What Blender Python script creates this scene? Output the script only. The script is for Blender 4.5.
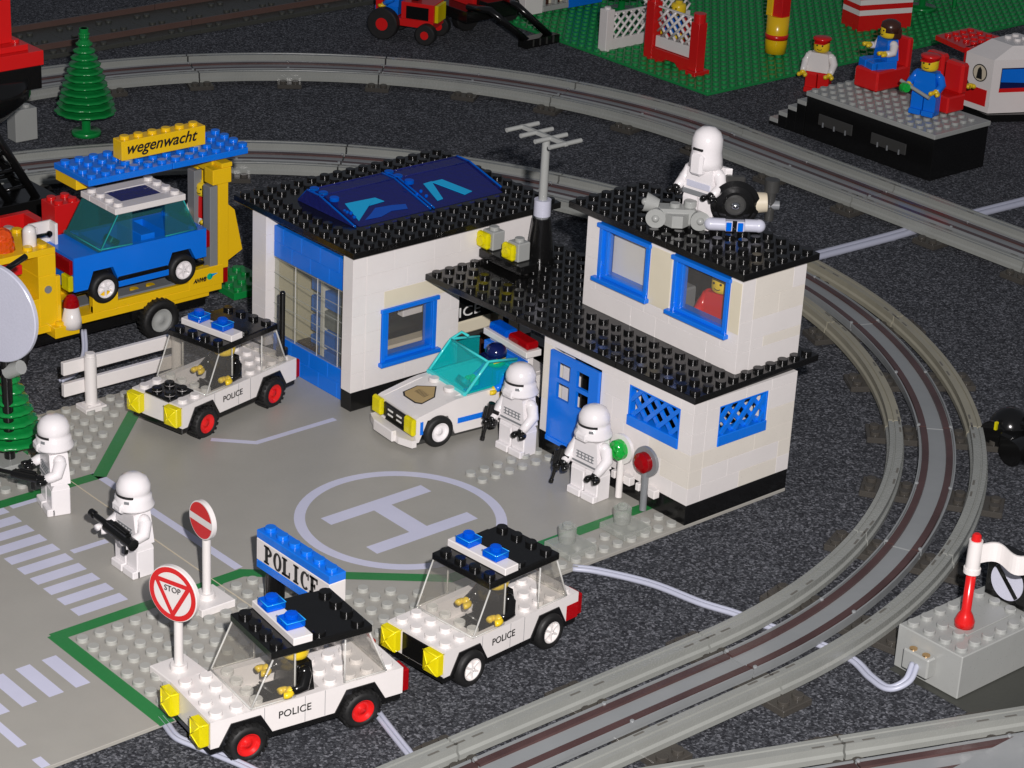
import bpy, math, random
from mathutils import Vector, Matrix
S = bpy.context.scene
for o in list(bpy.data.objects): bpy.data.objects.remove(o)
C = S.collection
PI = math.pi
# ------------------------------------------------------------------ camera, world, lamps, exposure
# unit: one stud pitch (8 mm)
cd = bpy.data.cameras.new('camera'); cam = bpy.data.objects.new('camera', cd); C.objects.link(cam)
cd.sensor_width = 36; cd.lens = 2386.18/1024*36; cd.clip_start = 1; cd.clip_end = 2000
CR = Vector((0.65277072, 0.75596192, 0.04911176)); CU = Vector((-0.3381638, 0.23276436, 0.91184757)); CF = Vector((-0.67789057, 0.61183522, -0.40758071))
cp = Vector((79.06657652, -60.49332762, 59.34563299))
cam.matrix_world = Matrix(((CR.x, CU.x, -CF.x, cp.x), (CR.y, CU.y, -CF.y, cp.y), (CR.z, CU.z, -CF.z, cp.z), (0, 0, 0, 1)))
S.camera = cam
w = bpy.data.worlds.new('World'); S.world = w; w.use_nodes = True
w.node_tree.nodes['Background'].inputs[0].default_value = (.80, .86, 1, 1)
w.node_tree.nodes['Background'].inputs[1].default_value = .10
def lamp(name, loc, power, size, col=(1, 1, 1)):
    l = bpy.data.lights.new(name, 'POINT'); l.energy = power; l.shadow_soft_size = size; l.color = col
    o = bpy.data.objects.new(name, l); C.objects.link(o); o.location = loc; return o
lamp('camera_flash', cp+CR*5+CU*6, 600000, .9, (1, .95, .942))
S.view_settings.view_transform = 'Standard'; S.view_settings.look = 'None'; S.view_settings.exposure = .4; S.view_settings.gamma = 1
S.render.resolution_x = 1024; S.render.resolution_y = 768
S.render.engine = 'CYCLES'; S.cycles.transparent_max_bounces = 24; S.cycles.max_bounces = 10
rnd = random.Random(7)
# ------------------------------------------------------------------ materials
def newmat(n):
    m = bpy.data.materials.new(n); m.use_nodes = True; nt = m.node_tree; return m, nt, nt.nodes['Principled BSDF']
def plastic(n, col, rough=.22, var=.06, bump=.05, coat=0):
    m, nt, b = newmat(n); N = nt.nodes; L = nt.links
    tc = N.new('ShaderNodeTexCoord'); no = N.new('ShaderNodeTexNoise'); no.inputs['Scale'].default_value = .45; no.inputs['Detail'].default_value = 6
    L.new(tc.outputs['Object'], no.inputs['Vector'])
    mp = N.new('ShaderNodeMapRange'); mp.inputs['To Min'].default_value = 1-var; mp.inputs['To Max'].default_value = 1+var
    L.new(no.outputs['Fac'], mp.inputs['Value'])
    mx = N.new('ShaderNodeVectorMath'); mx.operation = 'SCALE'; mx.inputs[0].default_value = col; L.new(mp.outputs[0], mx.inputs['Scale'])
    L.new(mx.outputs[0], b.inputs['Base Color'])
    n2 = N.new('ShaderNodeTexNoise'); n2.inputs['Scale'].default_value = 6; n2.inputs['Detail'].default_value = 8; L.new(tc.outputs['Object'], n2.inputs['Vector'])
    m2 = N.new('ShaderNodeMapRange'); m2.inputs['To Min'].default_value = rough*.7; m2.inputs['To Max'].default_value = rough*1.5; L.new(n2.outputs['Fac'], m2.inputs['Value'])
    L.new(m2.outputs[0], b.inputs['Roughness'])
    n3 = N.new('ShaderNodeTexNoise'); n3.inputs['Scale'].default_value = 1.3; n3.inputs['Detail'].default_value = 2; L.new(tc.outputs['Object'], n3.inputs['Vector'])
    bp = N.new('ShaderNodeBump'); bp.inputs['Strength'].default_value = bump; bp.inputs['Distance'].default_value = .2
    L.new(n3.outputs['Fac'], bp.inputs['Height']); L.new(bp.outputs[0], b.inputs['Normal'])
    b.inputs['IOR'].default_value = 1.5
    return m
def trans(n, col, clear=.5, rough=.06, facet=0, base=None):
    m, nt, b = newmat(n); N = nt.nodes; L = nt.links
    b.inputs['Base Color'].default_value = (*(base or col), 1); b.inputs['Roughness'].default_value = rough; b.inputs['IOR'].default_value = 1.55
    t = N.new('ShaderNodeBsdfTransparent'); t.inputs[0].default_value = (*[min(1, c**.5*.98+.01) for c in col], 1)
    if facet:
        tc = N.new('ShaderNodeTexCoord'); vo = N.new('ShaderNodeTexVoronoi'); vo.inputs['Scale'].default_value = 3.4; L.new(tc.outputs['Object'], vo.inputs['Vector'])
        bp = N.new('ShaderNodeBump'); bp.inputs['Strength'].default_value = facet; bp.inputs['Distance'].default_value = .35; L.new(vo.outputs['Distance'], bp.inputs['Height']); L.new(bp.outputs[0], b.inputs['Normal'])
        b.inputs['Specular IOR Level'].default_value = 1
    lw = N.new('ShaderNodeLayerWeight'); lw.inputs[0].default_value = .5
    pw = N.new('ShaderNodeMath'); pw.operation = 'POWER'; pw.inputs[1].default_value = 4; L.new(lw.outputs['Facing'], pw.inputs[0])
    fr = N.new('ShaderNodeMath'); fr.operation = 'MULTIPLY_ADD'; fr.inputs[1].default_value = .7; fr.inputs[2].default_value = .03; L.new(pw.outputs[0], fr.inputs[0])
    mm = N.new('ShaderNodeMath'); mm.operation = 'MULTIPLY_ADD'; mm.inputs[1].default_value = clear; mm.inputs[2].default_value = 1-clear
    mm.use_clamp = True
    L.new(fr.outputs[0], mm.inputs[0])
    mx = N.new('ShaderNodeMixShader'); L.new(mm.outputs[0], mx.inputs[0]); L.new(t.outputs[0], mx.inputs[1]); L.new(b.outputs[0], mx.inputs[2])
    L.new(mx.outputs[0], N['Material Output'].inputs['Surface'])
    return m
def metal(n, col, rough=.3):
    m, nt, b = newmat(n); b.inputs['Base Color'].default_value = (*col, 1); b.inputs['Metallic'].default_value = 1; b.inputs['Roughness'].default_value = rough; return m
def rubber(n, col):
    return plastic(n, col, .55, .2, .1)
M = {}
M['white'] = plastic('white_plastic', (.76, .725, .705))
M['old'] = plastic('yellowed_white_plastic', (.70, .64, .49), .3)
M['pure'] = plastic('bright_white_plastic', (.78, .75, .755), .18)
M['black'] = plastic('black_plastic', (.006, .006, .006), .16)
M['tblack'] = rubber('black_rubber', (.008, .008, .008))
M['grey'] = plastic('light_grey_plastic', (.34, .35, .335), .28)
M['plate'] = plastic('baseplate_grey', (.36, .35, .315), .38, .08)
M['stud'] = plastic('baseplate_grey_studs', (.40, .405, .375), .3, .05)
M['dgrey'] = plastic('dark_grey_plastic', (.045, .045, .043), .3)
M['mgrey'] = plastic('mid_grey_plastic', (.20, .21, .22), .3)
M['rail'] = plastic('track_grey', (.28, .29, .27), .24, .12)
M['railold'] = plastic('yellowed_track_grey', (.30, .285, .22), .3, .12)
M['rail2'] = plastic('conductor_grey', (.26, .275, .28), .16, .1)
M['rust'] = plastic('tarnished_conductor', (.075, .04, .038), .2, .5)
M['slot'] = plastic('slot_dark', (.13, .125, .11), .6)
M['red'] = plastic('red_plastic', (.62, .012, .012), .2)
M['blue'] = plastic('blue_plastic', (.004, .165, .74), .2)
M['dblue'] = plastic('dark_blue_plastic', (.006, .012, .08), .12)
M['yellow'] = plastic('yellow_plastic', (.80, .50, .008), .22)
M['skin'] = plastic('figure_yellow', (.80, .56, .02), .25)
M['green'] = plastic('green_plastic', (.006, .22, .045), .2)
M['gplate'] = plastic('green_baseplate', (.012, .25, .065), .35, .1)
M['gline'] = plastic('green_print', (.02, .20, .05), .35)
M['lav'] = plastic('white_print', (.60, .61, .76), .35)
M['lav2'] = plastic('pale_grey_plastic', (.55, .56, .66), .25)
M['brown'] = plastic('brown_plastic', (.05, .018, .012), .25)
M['drail'] = plastic('old_rail_brown', (.10, .06, .05), .35)
M['dplate'] = plastic('old_track_plate', (.05, .052, .045), .4)
M['gold'] = plastic('gold_print', (.42, .30, .13), .35)
M['ink'] = plastic('black_print', (.012, .012, .012), .4)
M['paper'] = plastic('sticker_white', (.80, .79, .76), .4)
M['tan'] = plastic('tan_plastic', (.62, .55, .42), .35)
M['chrome'] = metal('chrome', (.8, .8, .8), .15)
M['brass'] = metal('brass', (.75, .5, .25), .3)
M['cyanl'] = plastic('lit_blue_edge', (.02, .36, .80), .1)  # bright edges and floor of the blue lights, their glow put into the colour
M['wave'] = plastic('deep_blue_reflection', (.003, .07, .42), .06)  # wavy skylight reflection put into the colour
M['tteal'] = trans('dark_teal_window', (.16, .55, .55), .93, .03)
M['tclear'] = trans('clear_plastic', (.93, .92, .89), .96, .05, 0, (.45, .44, .42))
M['tbrick'] = trans('clear_brick_plastic', (.86, .87, .80), .95, .06, 0, (.4, .41, .36))
M['tplate'] = trans('frosted_clear_plastic', (.66, .68, .64), .72, .12)
M['tblue'] = trans('transparent_blue', (.002, .24, 1.0), .72, .03, .0)
M['tdblue'] = trans('transparent_dark_blue', (.03, .04, .28), .6, .04, .12)
M['tcyan'] = trans('transparent_light_blue', (.02, .85, .85), .86, .03, .0)
M['cyanp'] = plastic('cyan_reflection_and_emblem', (.006, .36, .68), .06)  # painted skylight reflections; also the truck emblem
M['tyel'] = trans('transparent_yellow', (1.0, .9, .01), .5, .03, .0)
M['tred'] = trans('transparent_red', (.55, .005, .01), .55, .03, .0)
M['tora'] = trans('transparent_orange', (.95, .12, .01), .4, .06, .5)
M['tgreen'] = trans('transparent_green', (.01, .6, .07), .4, .06, .4)
M['tsmoke'] = trans('smoky_sleeper_plastic', (.13, .12, .105), .55, .2)
M['ecyan'] = plastic('lit_teal_edge', (.06, .62, .62), .12)  # paler teal strips paint the highlights along windscreen edges
M['eclear'] = trans('lit_clear_edge', (.95, .95, .92), .6, .05)  # whitish strips paint the bright highlights on clear plastic edges
M['eyel'] = plastic('lit_yellow_edge', (.9, .78, .02), .1)  # brighter yellow lines paint glints on the headlight facets
M['soft'] = plastic('slightly_yellowed_plastic', (.745, .70, .625), .28)
M['cable'] = plastic('cable_white', (.44, .46, .56), .35)
def carpet_mat():
    m, nt, b = newmat('carpet'); N = nt.nodes; L = nt.links
    tc = N.new('ShaderNodeTexCoord')
    a = N.new('ShaderNodeTexNoise'); a.inputs['Scale'].default_value = 9; a.inputs['Detail'].default_value = 5; a.inputs['Roughness'].default_value = .75
    v = N.new('ShaderNodeTexVoronoi'); v.inputs['Scale'].default_value = 8; v.inputs['Randomness'].default_value = 1
    c = N.new('ShaderNodeTexNoise'); c.inputs['Scale'].default_value = .35; c.inputs['Detail'].default_value = 3
    for q in (a, v, c): L.new(tc.outputs['Object'], q.inputs['Vector'])
    r = N.new('ShaderNodeValToRGB'); e = r.color_ramp.elements
    e[0].position = .36; e[0].color = (.028, .029, .036, 1); e[1].position = .70; e[1].color = (.30, .31, .345, 1)
    x = e.new(.50); x.color = (.060, .064, .074, 1); x = e.new(.58); x.color = (.115, .122, .138, 1)
    ad = N.new('ShaderNodeMath'); ad.operation = 'MULTIPLY_ADD'; ad.inputs[1].default_value = .35; L.new(v.outputs['Color'], ad.inputs[0])
    s = N.new('ShaderNodeMath'); s.operation = 'MULTIPLY'; s.inputs[1].default_value = .68; L.new(a.outputs['Fac'], s.inputs[0]); L.new(s.outputs[0], ad.inputs[2])
    L.new(ad.outputs[0], r.inputs[0])
    mp = N.new('ShaderNodeMapRange'); mp.inputs['To Min'].default_value = .8; mp.inputs['To Max'].default_value = 1.2; L.new(c.outputs['Fac'], mp.inputs['Value'])
    mx = N.new('ShaderNodeVectorMath'); mx.operation = 'SCALE'; L.new(r.outputs[0], mx.inputs[0]); L.new(mp.outputs[0], mx.inputs['Scale'])
    L.new(mx.outputs[0], b.inputs['Base Color']); b.inputs['Roughness'].default_value = .95
    b.inputs['Specular IOR Level'].default_value = .15
    bp = N.new('ShaderNodeBump'); bp.inputs['Strength'].default_value = .9; bp.inputs['Distance'].default_value = .25
    L.new(a.outputs['Fac'], bp.inputs['Height']); L.new(bp.outputs[0], b.inputs['Normal'])
    return m
M['carpet'] = carpet_mat()
# ------------------------------------------------------------------ mesh builder
class MB:
    def __init__(s, off=(0, 0, 0)): s.v = []; s.f = []; s.fm = []; s.fs = []; s.mats = []; s.off = Vector(off); s.T = None
    def mi(s, m):
        if m not in s.mats: s.mats.append(m)
        return s.mats.index(m)
    def add(s, vs, fs, m, smooth=False):
        b = len(s.v)
        for q in vs:
            q = Vector(q)
            if s.T is not None: q = s.T @ q
            s.v.append(tuple(q+s.off))
        k = s.mi(m)
        for f in fs:
            s.f.append(tuple(b+i for i in f)); s.fm.append(k); s.fs.append(smooth)
    def box(s, x0, x1, y0, y1, z0, z1, m, c=.035):
        c = min(c, (x1-x0)*.3, (y1-y0)*.3, (z1-z0)*.3)
        if c < .004:
            vs = [(x, y, z) for x in (x0, x1) for y in (y0, y1) for z in (z0, z1)]
            s.add(vs, [(0, 1, 3, 2), (4, 6, 7, 5), (0, 4, 5, 1), (2, 3, 7, 6), (0, 2, 6, 4), (1, 5, 7, 3)], m); return
        X = (x0, x1); Y = (y0, y1); Z = (z0, z1); vs = []; idx = {}
        for i in (0, 1):
            for j in (0, 1):
                for k in (0, 1):
                    sx = c if i == 0 else -c; sy = c if j == 0 else -c; sz = c if k == 0 else -c
                    for a in range(3):
                        q = [X[i]+sx, Y[j]+sy, Z[k]+sz]; q[a] = (X[i], Y[j], Z[k])[a]
                        idx[(i, j, k, a)] = len(vs); vs.append(tuple(q))
        fs = []
        g = lambda i, j, k, a: idx[(i, j, k, a)]
        for e in (0, 1):
            o = [(0, 0), (1, 0), (1, 1), (0, 1)]
            if e: fs += [tuple(g(1, j, k, 0) for j, k in o), tuple(g(i, 1, k, 1) for k, i in o), tuple(g(i, j, 1, 2) for i, j in o)]
            else: fs += [tuple(g(0, j, k, 0) for j, k in o[::-1]), tuple(g(i, 0, k, 1) for k, i in o[::-1]), tuple(g(i, j, 0, 2) for i, j in o[::-1])]
        for a in range(3):
            b, d = (a+1) % 3, (a+2) % 3
            for u in (0, 1):
                for t in (0, 1):
                    def key(av, ax):
                        q = [0, 0, 0]; q[a] = av; q[b] = u; q[d] = t; return g(*q, ax)
                    f = (key(0, b), key(1, b), key(1, d), key(0, d))
                    fs.append(f if (u+t) % 2 == 0 else f[::-1])
        for i in (0, 1):
            for j in (0, 1):
                for k in (0, 1):
                    f = (g(i, j, k, 0), g(i, j, k, 1), g(i, j, k, 2)); fs.append(f if (i+j+k) % 2 else f[::-1])
        s.add(vs, fs, m)
    def cyl(s, p0, p1, r0, r1, m, n=16, caps=True, ch=0):
        p0 = Vector(p0); p1 = Vector(p1); d = (p1-p0); l = d.length; d.normalize()
        a = Vector((0, 0, 1)) if abs(d.z) < .9 else Vector((1, 0, 0)); u = d.cross(a).normalized(); v = d.cross(u)
        ring = lambda p, r: [tuple(p+(u*math.cos(2*PI*i/n)+v*math.sin(2*PI*i/n))*r) for i in range(n)]
        if ch: pt = p1-d*ch
        else: pt = p1
        s.add(ring(p0, r0)+ring(pt, r1), [(i, (i+1) % n, n+(i+1) % n, n+i) for i in range(n)], m, True)
        if ch:
            s.add(ring(pt, r1)+ring(p1, r1-ch), [(i, (i+1) % n, n+(i+1) % n, n+i) for i in range(n)], m, True)
        if caps:
            s.add(ring(p0, r0), [tuple(range(n))[::-1]], m); s.add(ring(p1, r1-ch), [tuple(range(n))], m)
    def stud(s, x, y, z, m, r=.30, h=.21, n=12):
        s.cyl((x, y, z-.01), (x, y, z+h), r, r, m, n, True, .03)
    def studs(s, xs, ys, z, m, n=12, skip=None):
        for x in xs:
            for y in ys:
                if skip and skip(x, y): continue
                s.stud(x, y, z, m, n=n)
    def lathe(s, prof, m, c=(0, 0, 0), n=24, smooth=True, wob=None):
        vs = []; k = len(prof)
        for i in range(n):
            a = 2*PI*i/n
            for r, z in prof:
                rr = r*(1+(wob(a, z) if wob else 0)); vs.append((c[0]+rr*math.cos(a), c[1]+rr*math.sin(a), c[2]+z))
        fs = [(i*k+j, ((i+1) % n)*k+j, ((i+1) % n)*k+j+1, i*k+j+1) for i in range(n) for j in range(k-1)]
        s.add(vs, fs, m, smooth)
    def prism(s, poly, a0, a1, m, ax='x'):
        P = {'x': lambda p, a: (a, p[0], p[1]), 'y': lambda p, a: (p[0], a, p[1]), 'z': lambda p, a: (p[0], p[1], a)}[ax]
        n = len(poly); vs = [P(p, a0) for p in poly]+[P(p, a1) for p in poly]
        fs = [tuple(range(n))[::-1], tuple(range(n, 2*n))]+[(i, (i+1) % n, n+(i+1) % n, n+i) for i in range(n)]
        s.add(vs, fs, m)
    def tube(s, pts, r, m, n=8, caps=True):
        pts = [Vector(p) for p in pts]; k = len(pts); rs = r if isinstance(r, (list, tuple)) else [r]*k; vs = []
        up = Vector((0, 0, 1))
        for i, p in enumerate(pts):
            d = (pts[min(i+1, k-1)]-pts[max(i-1, 0)]).normalized(); a = up if abs(d.z) < .95 else Vector((1, 0, 0))
            u = d.cross(a).normalized(); v = u.cross(d)
            vs += [tuple(p+(u*math.cos(2*PI*j/n)+v*math.sin(2*PI*j/n))*rs[i]) for j in range(n)]
        fs = [(i*n+j, i*n+(j+1) % n, (i+1)*n+(j+1) % n, (i+1)*n+j) for i in range(k-1) for j in range(n)]
        if caps: fs += [tuple(range(n))[::-1], tuple((k-1)*n+j for j in range(n))]
        s.add(vs, fs, m, True)
    def sweep(s, prof, frames, m):
        n = len(prof); vs = []
        for (px, py, nx, ny) in frames:
            vs += [(px+nx*r, py+ny*r, z) for r, z in prof]
        k = len(frames)
        fs = [(i*n+j, i*n+(j+1) % n, (i+1)*n+(j+1) % n, (i+1)*n+j) for i in range(k-1) for j in range(n)]
        fs += [tuple(range(n)), tuple((k-1)*n+j for j in range(n))[::-1]]
        s.add(vs, fs, m)
    def sheet(s, poly, z, m, h=.006):
        s.prism(poly, z, z+h, m, 'z')
    def sphere(s, c, r, m, n=16, sz=1):
        prof = [(r*math.sin(PI*i/8), -r*sz*math.cos(PI*i/8)) for i in range(9)]
        s.lathe(prof, m, c, n)
    def build(s, name, parent=None, mat=None):
        me = bpy.data.meshes.new(name); me.from_pydata(s.v, [], s.f)
        for k in s.mats: me.materials.append(M[k])
        me.polygons.foreach_set('material_index', s.fm); me.polygons.foreach_set('use_smooth', s.fs); me.update()
        import bmesh
        bm = bmesh.new(); bm.from_mesh(me); bmesh.ops.recalc_face_normals(bm, faces=bm.faces); bm.to_mesh(me); bm.free()
        o = bpy.data.objects.new(name, me); C.objects.link(o)
        if parent: o.parent = parent
        return o
def tag(o, label=None, cat=None, group=None, kind=None):
    if label: o['label'] = label
    if cat: o['category'] = cat
    if group: o['group'] = group
    if kind: o['kind'] = kind
    return o
def thing(name, label, cat, loc=(0, 0, 0), rz=0, group=None):
    o = bpy.data.objects.new(name, None); C.objects.link(o); o.empty_display_size = .5
    o.location = loc; o.rotation_euler = (0, 0, rz); return tag(o, label, cat, group)
def copy_tree(o, parent=None):
    c = o.copy(); C.objects.link(c); c.parent = parent
    for ch in list(o.children): copy_tree(ch, c)
    return c
def dup(root, loc, rz, label, group=None):
    c = copy_tree(root); c.location = loc; c.rotation_euler = (0, 0, rz); c['label'] = label
    if group: c['group'] = group
    return c
def part(name, parent, fn, off=(0, 0, 0), label=None):
    m = MB(off); fn(m); o = m.build(name, parent)
    if label: o['label'] = label
    return o
def frange(a, b, st=1.0):
    r = []; x = a
    while x <= b+1e-6: r.append(x); x += st
    return r
def text(parent, body, origin, right, up, size, m, name='lettering', shear=0, bold=0, spacing=1.0, width=None, th=.012):
    """flat lettering lying on a face: origin is lower left corner"""
    cu = bpy.data.curves.new(name, 'FONT'); cu.body = body; cu.size = size; cu.shear = shear; cu.offset = bold; cu.space_character = spacing; cu.extrude = th; cu.resolution_u = 3
    t = bpy.data.objects.new('tmp_text', cu); C.objects.link(t)
    bpy.context.view_layer.update()
    me = bpy.data.meshes.new_from_object(t.evaluated_get(bpy.context.evaluated_depsgraph_get()))
    bpy.data.objects.remove(t)
    r = Vector(right).normalized(); u = Vector(up).normalized(); n = r.cross(u); o0 = Vector(origin)
    xs = [v.co.x for v in me.vertices]; x0 = min(xs); sx = 1 if width is None else width/(max(xs)-x0)
    for v in me.vertices:
        c = v.co.copy(); v.co = o0+r*((c.x-x0)*sx)+u*c.y+n*(c.z+th*.9)
    me.materials.clear(); me.materials.append(M[m])
    ob = bpy.data.objects.new(name, me); C.objects.link(ob); ob.parent = parent; return ob
def wall(mb, ax, a0, a1, t0, t1, zs, ops=(), pold=.12, m='white'):
    """brick courses; ax runs along the wall, t0..t1 its thickness"""
    for ci in range(len(zs)-1):
        z0, z1 = zs[ci], zs[ci+1]; segs = [(a0, a1)]
        for (b0, b1, q0, q1) in ops:
            if z0 < q1-.01 and z1 > q0+.01:
                ns = []
                for (s0, s1) in segs:
                    if b1 <= s0 or b0 >= s1: ns.append((s0, s1)); continue
                    if b0 > s0: ns.append((s0, b0))
                    if b1 < s1: ns.append((b1, s1))
                segs = ns
        for (s0, s1) in segs:
            x = s0; first = True
            while x < s1-.01:
                ln = rnd.choice((2, 3, 4, 4)) if not (first and ci % 2) else rnd.choice((1, 2, 3)); first = False
                e = min(x+ln, s1)
                if s1-e < .6: e = s1
                mm = 'soft' if rnd.random() < pold*1.8 else m
                g = .003
                if ax == 'x': mb.box(x+g, e-g, t0, t1, z0+g, z1-g, mm, .009)
                else: mb.box(t0, t1, x+g, e-g, z0+g, z1-g, mm, .009)
                x = e
# ------------------------------------------------------------------ ground: carpet
mb = MB(); n = 1
mb.add([(-420, -260, -.25), (220, -260, -.25), (220, 420, -.25), (-420, 420, -.25)], [(0, 1, 2, 3)], 'carpet')
tag(mb.build('carpet'), kind='structure')
# ------------------------------------------------------------------ road baseplates
def ring(mb, cx, cy, r0, r1, z, m, n=72):
    vs = [(cx+r*math.cos(2*PI*i/n), cy+r*math.sin(2*PI*i/n), z) for i in range(n) for r in (r0, r1)]
    mb.add(vs, [(2*i, 2*i+1, (2*((i+1) % n))+1, 2*((i+1) % n)) for i in range(n)], m)
def line(mb, pts, w, z, m):
    for (a, b) in zip(pts[:-1], pts[1:]):
        a = Vector((*a, 0)); b = Vector((*b, 0)); d = (b-a).normalized(); nn = Vector((-d.y, d.x, 0))*w/2; e = d*w*.25
        q = [a-nn-e, b-nn+e, b+nn+e, a+nn-e]
        mb.add([(p.x, p.y, z) for p in q], [(0, 1, 2, 3)], m); z += .002
R1 = thing('baseplate', 'grey road baseplate with white landing circle and H in front of the police station', 'baseplate', (-16, 16, -.2))
o1 = (16, -16, .2)
def f_a(mb):
    zz = .006
    for x in (-11.65, -7.65): mb.add([(x-.47, 8.5, zz), (x+.47, 8.5, zz), (x+.47, 15.4, zz), (x-.47, 15.4, zz)], [(0, 1, 2, 3)], 'lav')
    mb.add([(-11.18, 11.4, zz), (-8.12, 11.4, zz), (-8.12, 12.6, zz), (-11.18, 12.6, zz)], [(0, 1, 2, 3)], 'lav')
    ring(mb, -9.6, 12.0, 5.15, 5.75, zz, 'lav')
    line(mb, [(-23.6, 1.6), (-10.2, 1.75)], .5, zz, 'lav')
    line(mb, [(-23.5, 9.3), (-21.75, 11.1), (-21.75, 16.6)], .42, zz, 'lav')
def f_b(mb):
    line(mb, [(-9.6, .04), (-9.6, 1.6), (-2.9, 9.9), (-2.9, 24)], .78, .006, 'gline')
    line(mb, [(-23.3, .04), (-23.3, 1.7), (-29.1, 7.6), (-29.1, 20)], .78, .006, 'gline')
def f_c(mb):
    for x in frange(-8.5, -.5):
        for y in frange(.5, 23.5):
            if (x > y-10.2 and y < 10) or x > -2.2: mb.stud(x, y, 0, 'stud')
    for x in (-11.5, -10.5): mb.studs([x], frange(18.5, 23.5), 0, 'stud')
    for x in frange(-31.5, -24.5):
        for y in frange(.5, 17.5):
            if x < -y*.98-22.9 and (x < -29.8 or y < 7.5): mb.stud(x, y, 0, 'stud')
part('plate', R1, lambda mb: (mb.box(-32, 0, .03, 32, -.2, 0, 'plate', .02), f_a(mb), f_b(mb), f_c(mb)), o1)
R2 = thing('baseplate', 'grey road baseplate with zebra crossings at the lower left', 'baseplate', (-16, -16, -.2))
o2 = (16, 16, .2)
def f_a(mb):
    zz = .006
    def q(x0, x1, y0, y1): mb.add([(x0, y0, zz), (x1, y0, zz), (x1, y1, zz), (x0, y1, zz)], [(0, 1, 2, 3)], 'lav')
    for k in range(10):
        x = -11.45-1.29*k; q(x, x+.82, -7.4, -4.55)
    for k in range(5):
        y = -11.02-1.42*k; q(-8.05, -4.95, y, y+.78)
    for k in range(4): q(-16.75-6.2*k, -16.3-6.2*k, -4.2, -2.1)
    q(-5.6, -2.1, -15.75, -15.3); q(-.9, -.05, -15.75, -15.3); q(-12, -8.8, -15.75, -15.3)
def f_b(mb):
    line(mb, [(-.05, -9.3), (-9.55, -9.3), (-9.55, -.04)], .8, .006, 'gline')
    line(mb, [(-32, -9.3), (-23.3, -9.3), (-23.3, -.04)], .8, .006, 'gline')
def f_c(mb):
    mb.studs(frange(-8.5, -.5), frange(-8.5, -.5), 0, 'stud')
    mb.studs(frange(-31.5, -24.5), frange(-8.5, -.5), 0, 'stud')
part('plate', R2, lambda mb: (mb.box(-32, 0, -.028, .028, -.2, .012, 'tan', 0), mb.box(-32, 0, -32, -.03, -.2, 0, 'plate', .02), f_a(mb), f_b(mb), f_c(mb)), o2)
# ------------------------------------------------------------------ railway tracks
TZ = -.25
RP = [(-.5, .38), (.5, .38), (.5, .66), (.38, .78), (.38, 1.15), (.14, 1.15), (.12, 1.07), (.04, 1.07), (.02, 1.15), (-.38, 1.15), (-.38, .78), (-.5, .66)]
def frames_arc(R, a0, a1, n=14): return [(R*math.cos(a0+(a1-a0)*i/n), R*math.sin(a0+(a1-a0)*i/n), math.cos(a0+(a1-a0)*i/n), math.sin(a0+(a1-a0)*i/n)) for i in range(n+1)]
def frames_line(x0, x1, n=2): return [(x0+(x1-x0)*i/n, 0, 0, 1) for i in range(n+1)]
def make_track(kind, name, label, loc, rz, group, rm='rail', go=2.4):
    """kind 'arc': origin at the loop centre, 22.5 degrees of radius 41; 'line': 16 long along x"""
    t = thing(name, label, 'railway track', loc, rz, group); g = .0016
    st = 22.5*PI/180
    fr = frames_arc(41, g, st-g) if kind == 'arc' else frames_line(.06, 15.94)
    def at(u, r):   # u 0..1 along, r across -> point, direction angle
        if kind == 'arc':
            a = st*u; return ((41+r)*math.cos(a), (41+r)*math.sin(a), a)
        return (16*u, r, PI/2)
    def mark(mb, u, r):
        for d in (-.75, .75):
            x, y, a = at(u, r)
            T = Matrix.Translation((x, y, 0)) @ Matrix.Rotation(a, 4, 'Z')
            mb.T = T; mb.box(-.06, .06, d-.32, d+.32, 1.13, 1.158, 'slot', 0); mb.T = None
    for side in (-go, go):
        def f(mb):
            mb.sweep([(side+r*(1 if side > 0 else -1), z) for r, z in RP], fr, rm)
            for u in (.02, .5, .98): mark(mb, u if u == .5 else (u-.5)*.93+.5+(-.02 if u < .5 else .02), side-(.25 if side > 0 else -.25))
        part('rail', t, f)
    def f(mb):
        mb.sweep([(-1.0, .38), (1.0, .38), (1.0, .74), (.96, .78), (-.96, .78), (-1.0, .74)], fr, 'rail2')
        for d in (-1, 1):
            mb.sweep([(d*.90, .77), (d*.48, .77), (d*.50, .90), (d*.88, .90)], fr, 'rust')
            mb.sweep([(d*1.06, .60), (d*.975, .60), (d*.975, .93), (d*1.06, .93)], fr, 'rail2')
            for u in (.01, .5):
                x, y, a = at(u, d*.95); mb.stud(x, y, .9, 'rail2', .12, .1, 8)
    part('conductor', t, f)
    for u in (0, .5):
        def f(mb):
            x, y, a = at(u, 0); mb.T = Matrix.Translation((x, y, 0)) @ Matrix.Rotation(a, 4, 'Z')
            mb.box(-4, 4, -1, 1, 0, .37, 'tsmoke')
            mb.studs((-3.5, 3.5), (-.5, .5), .37, 'tsmoke'); mb.studs((-1.5, 1.5), (-.5, .5), .37, 'tsmoke')
            mb.T = None
        part('sleeper', t, f)
    return t
ca = (-28.5, 15.3, TZ)
names = {0: 'curved track piece between the station corner and the grey signal block', 1: 'curved track piece at the rightmost bend beside the station',
    2: 'curved track piece with yellowed rails beside the black machine at the right edge', 3: 'curved track piece emerging behind the station upper storey', 4: 'curved track piece directly behind the station roofs',
    5: 'curved track piece seen behind the mast on the garage roof', 6: 'curved track piece behind the blue skylight of the garage', 7: 'curved track piece behind the yellow sign of the tow truck', 8: 'curved track piece behind the black crane at the left edge'}
tr = make_track('arc', 'curved_track', 'grey '+names[0], ca, 0, 'track pieces of the inner loop')
try_old = make_track('arc', 'curved_track', 'grey '+names[2], ca, 45*PI/180, 'track pieces of the inner loop', 'railold')
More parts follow.
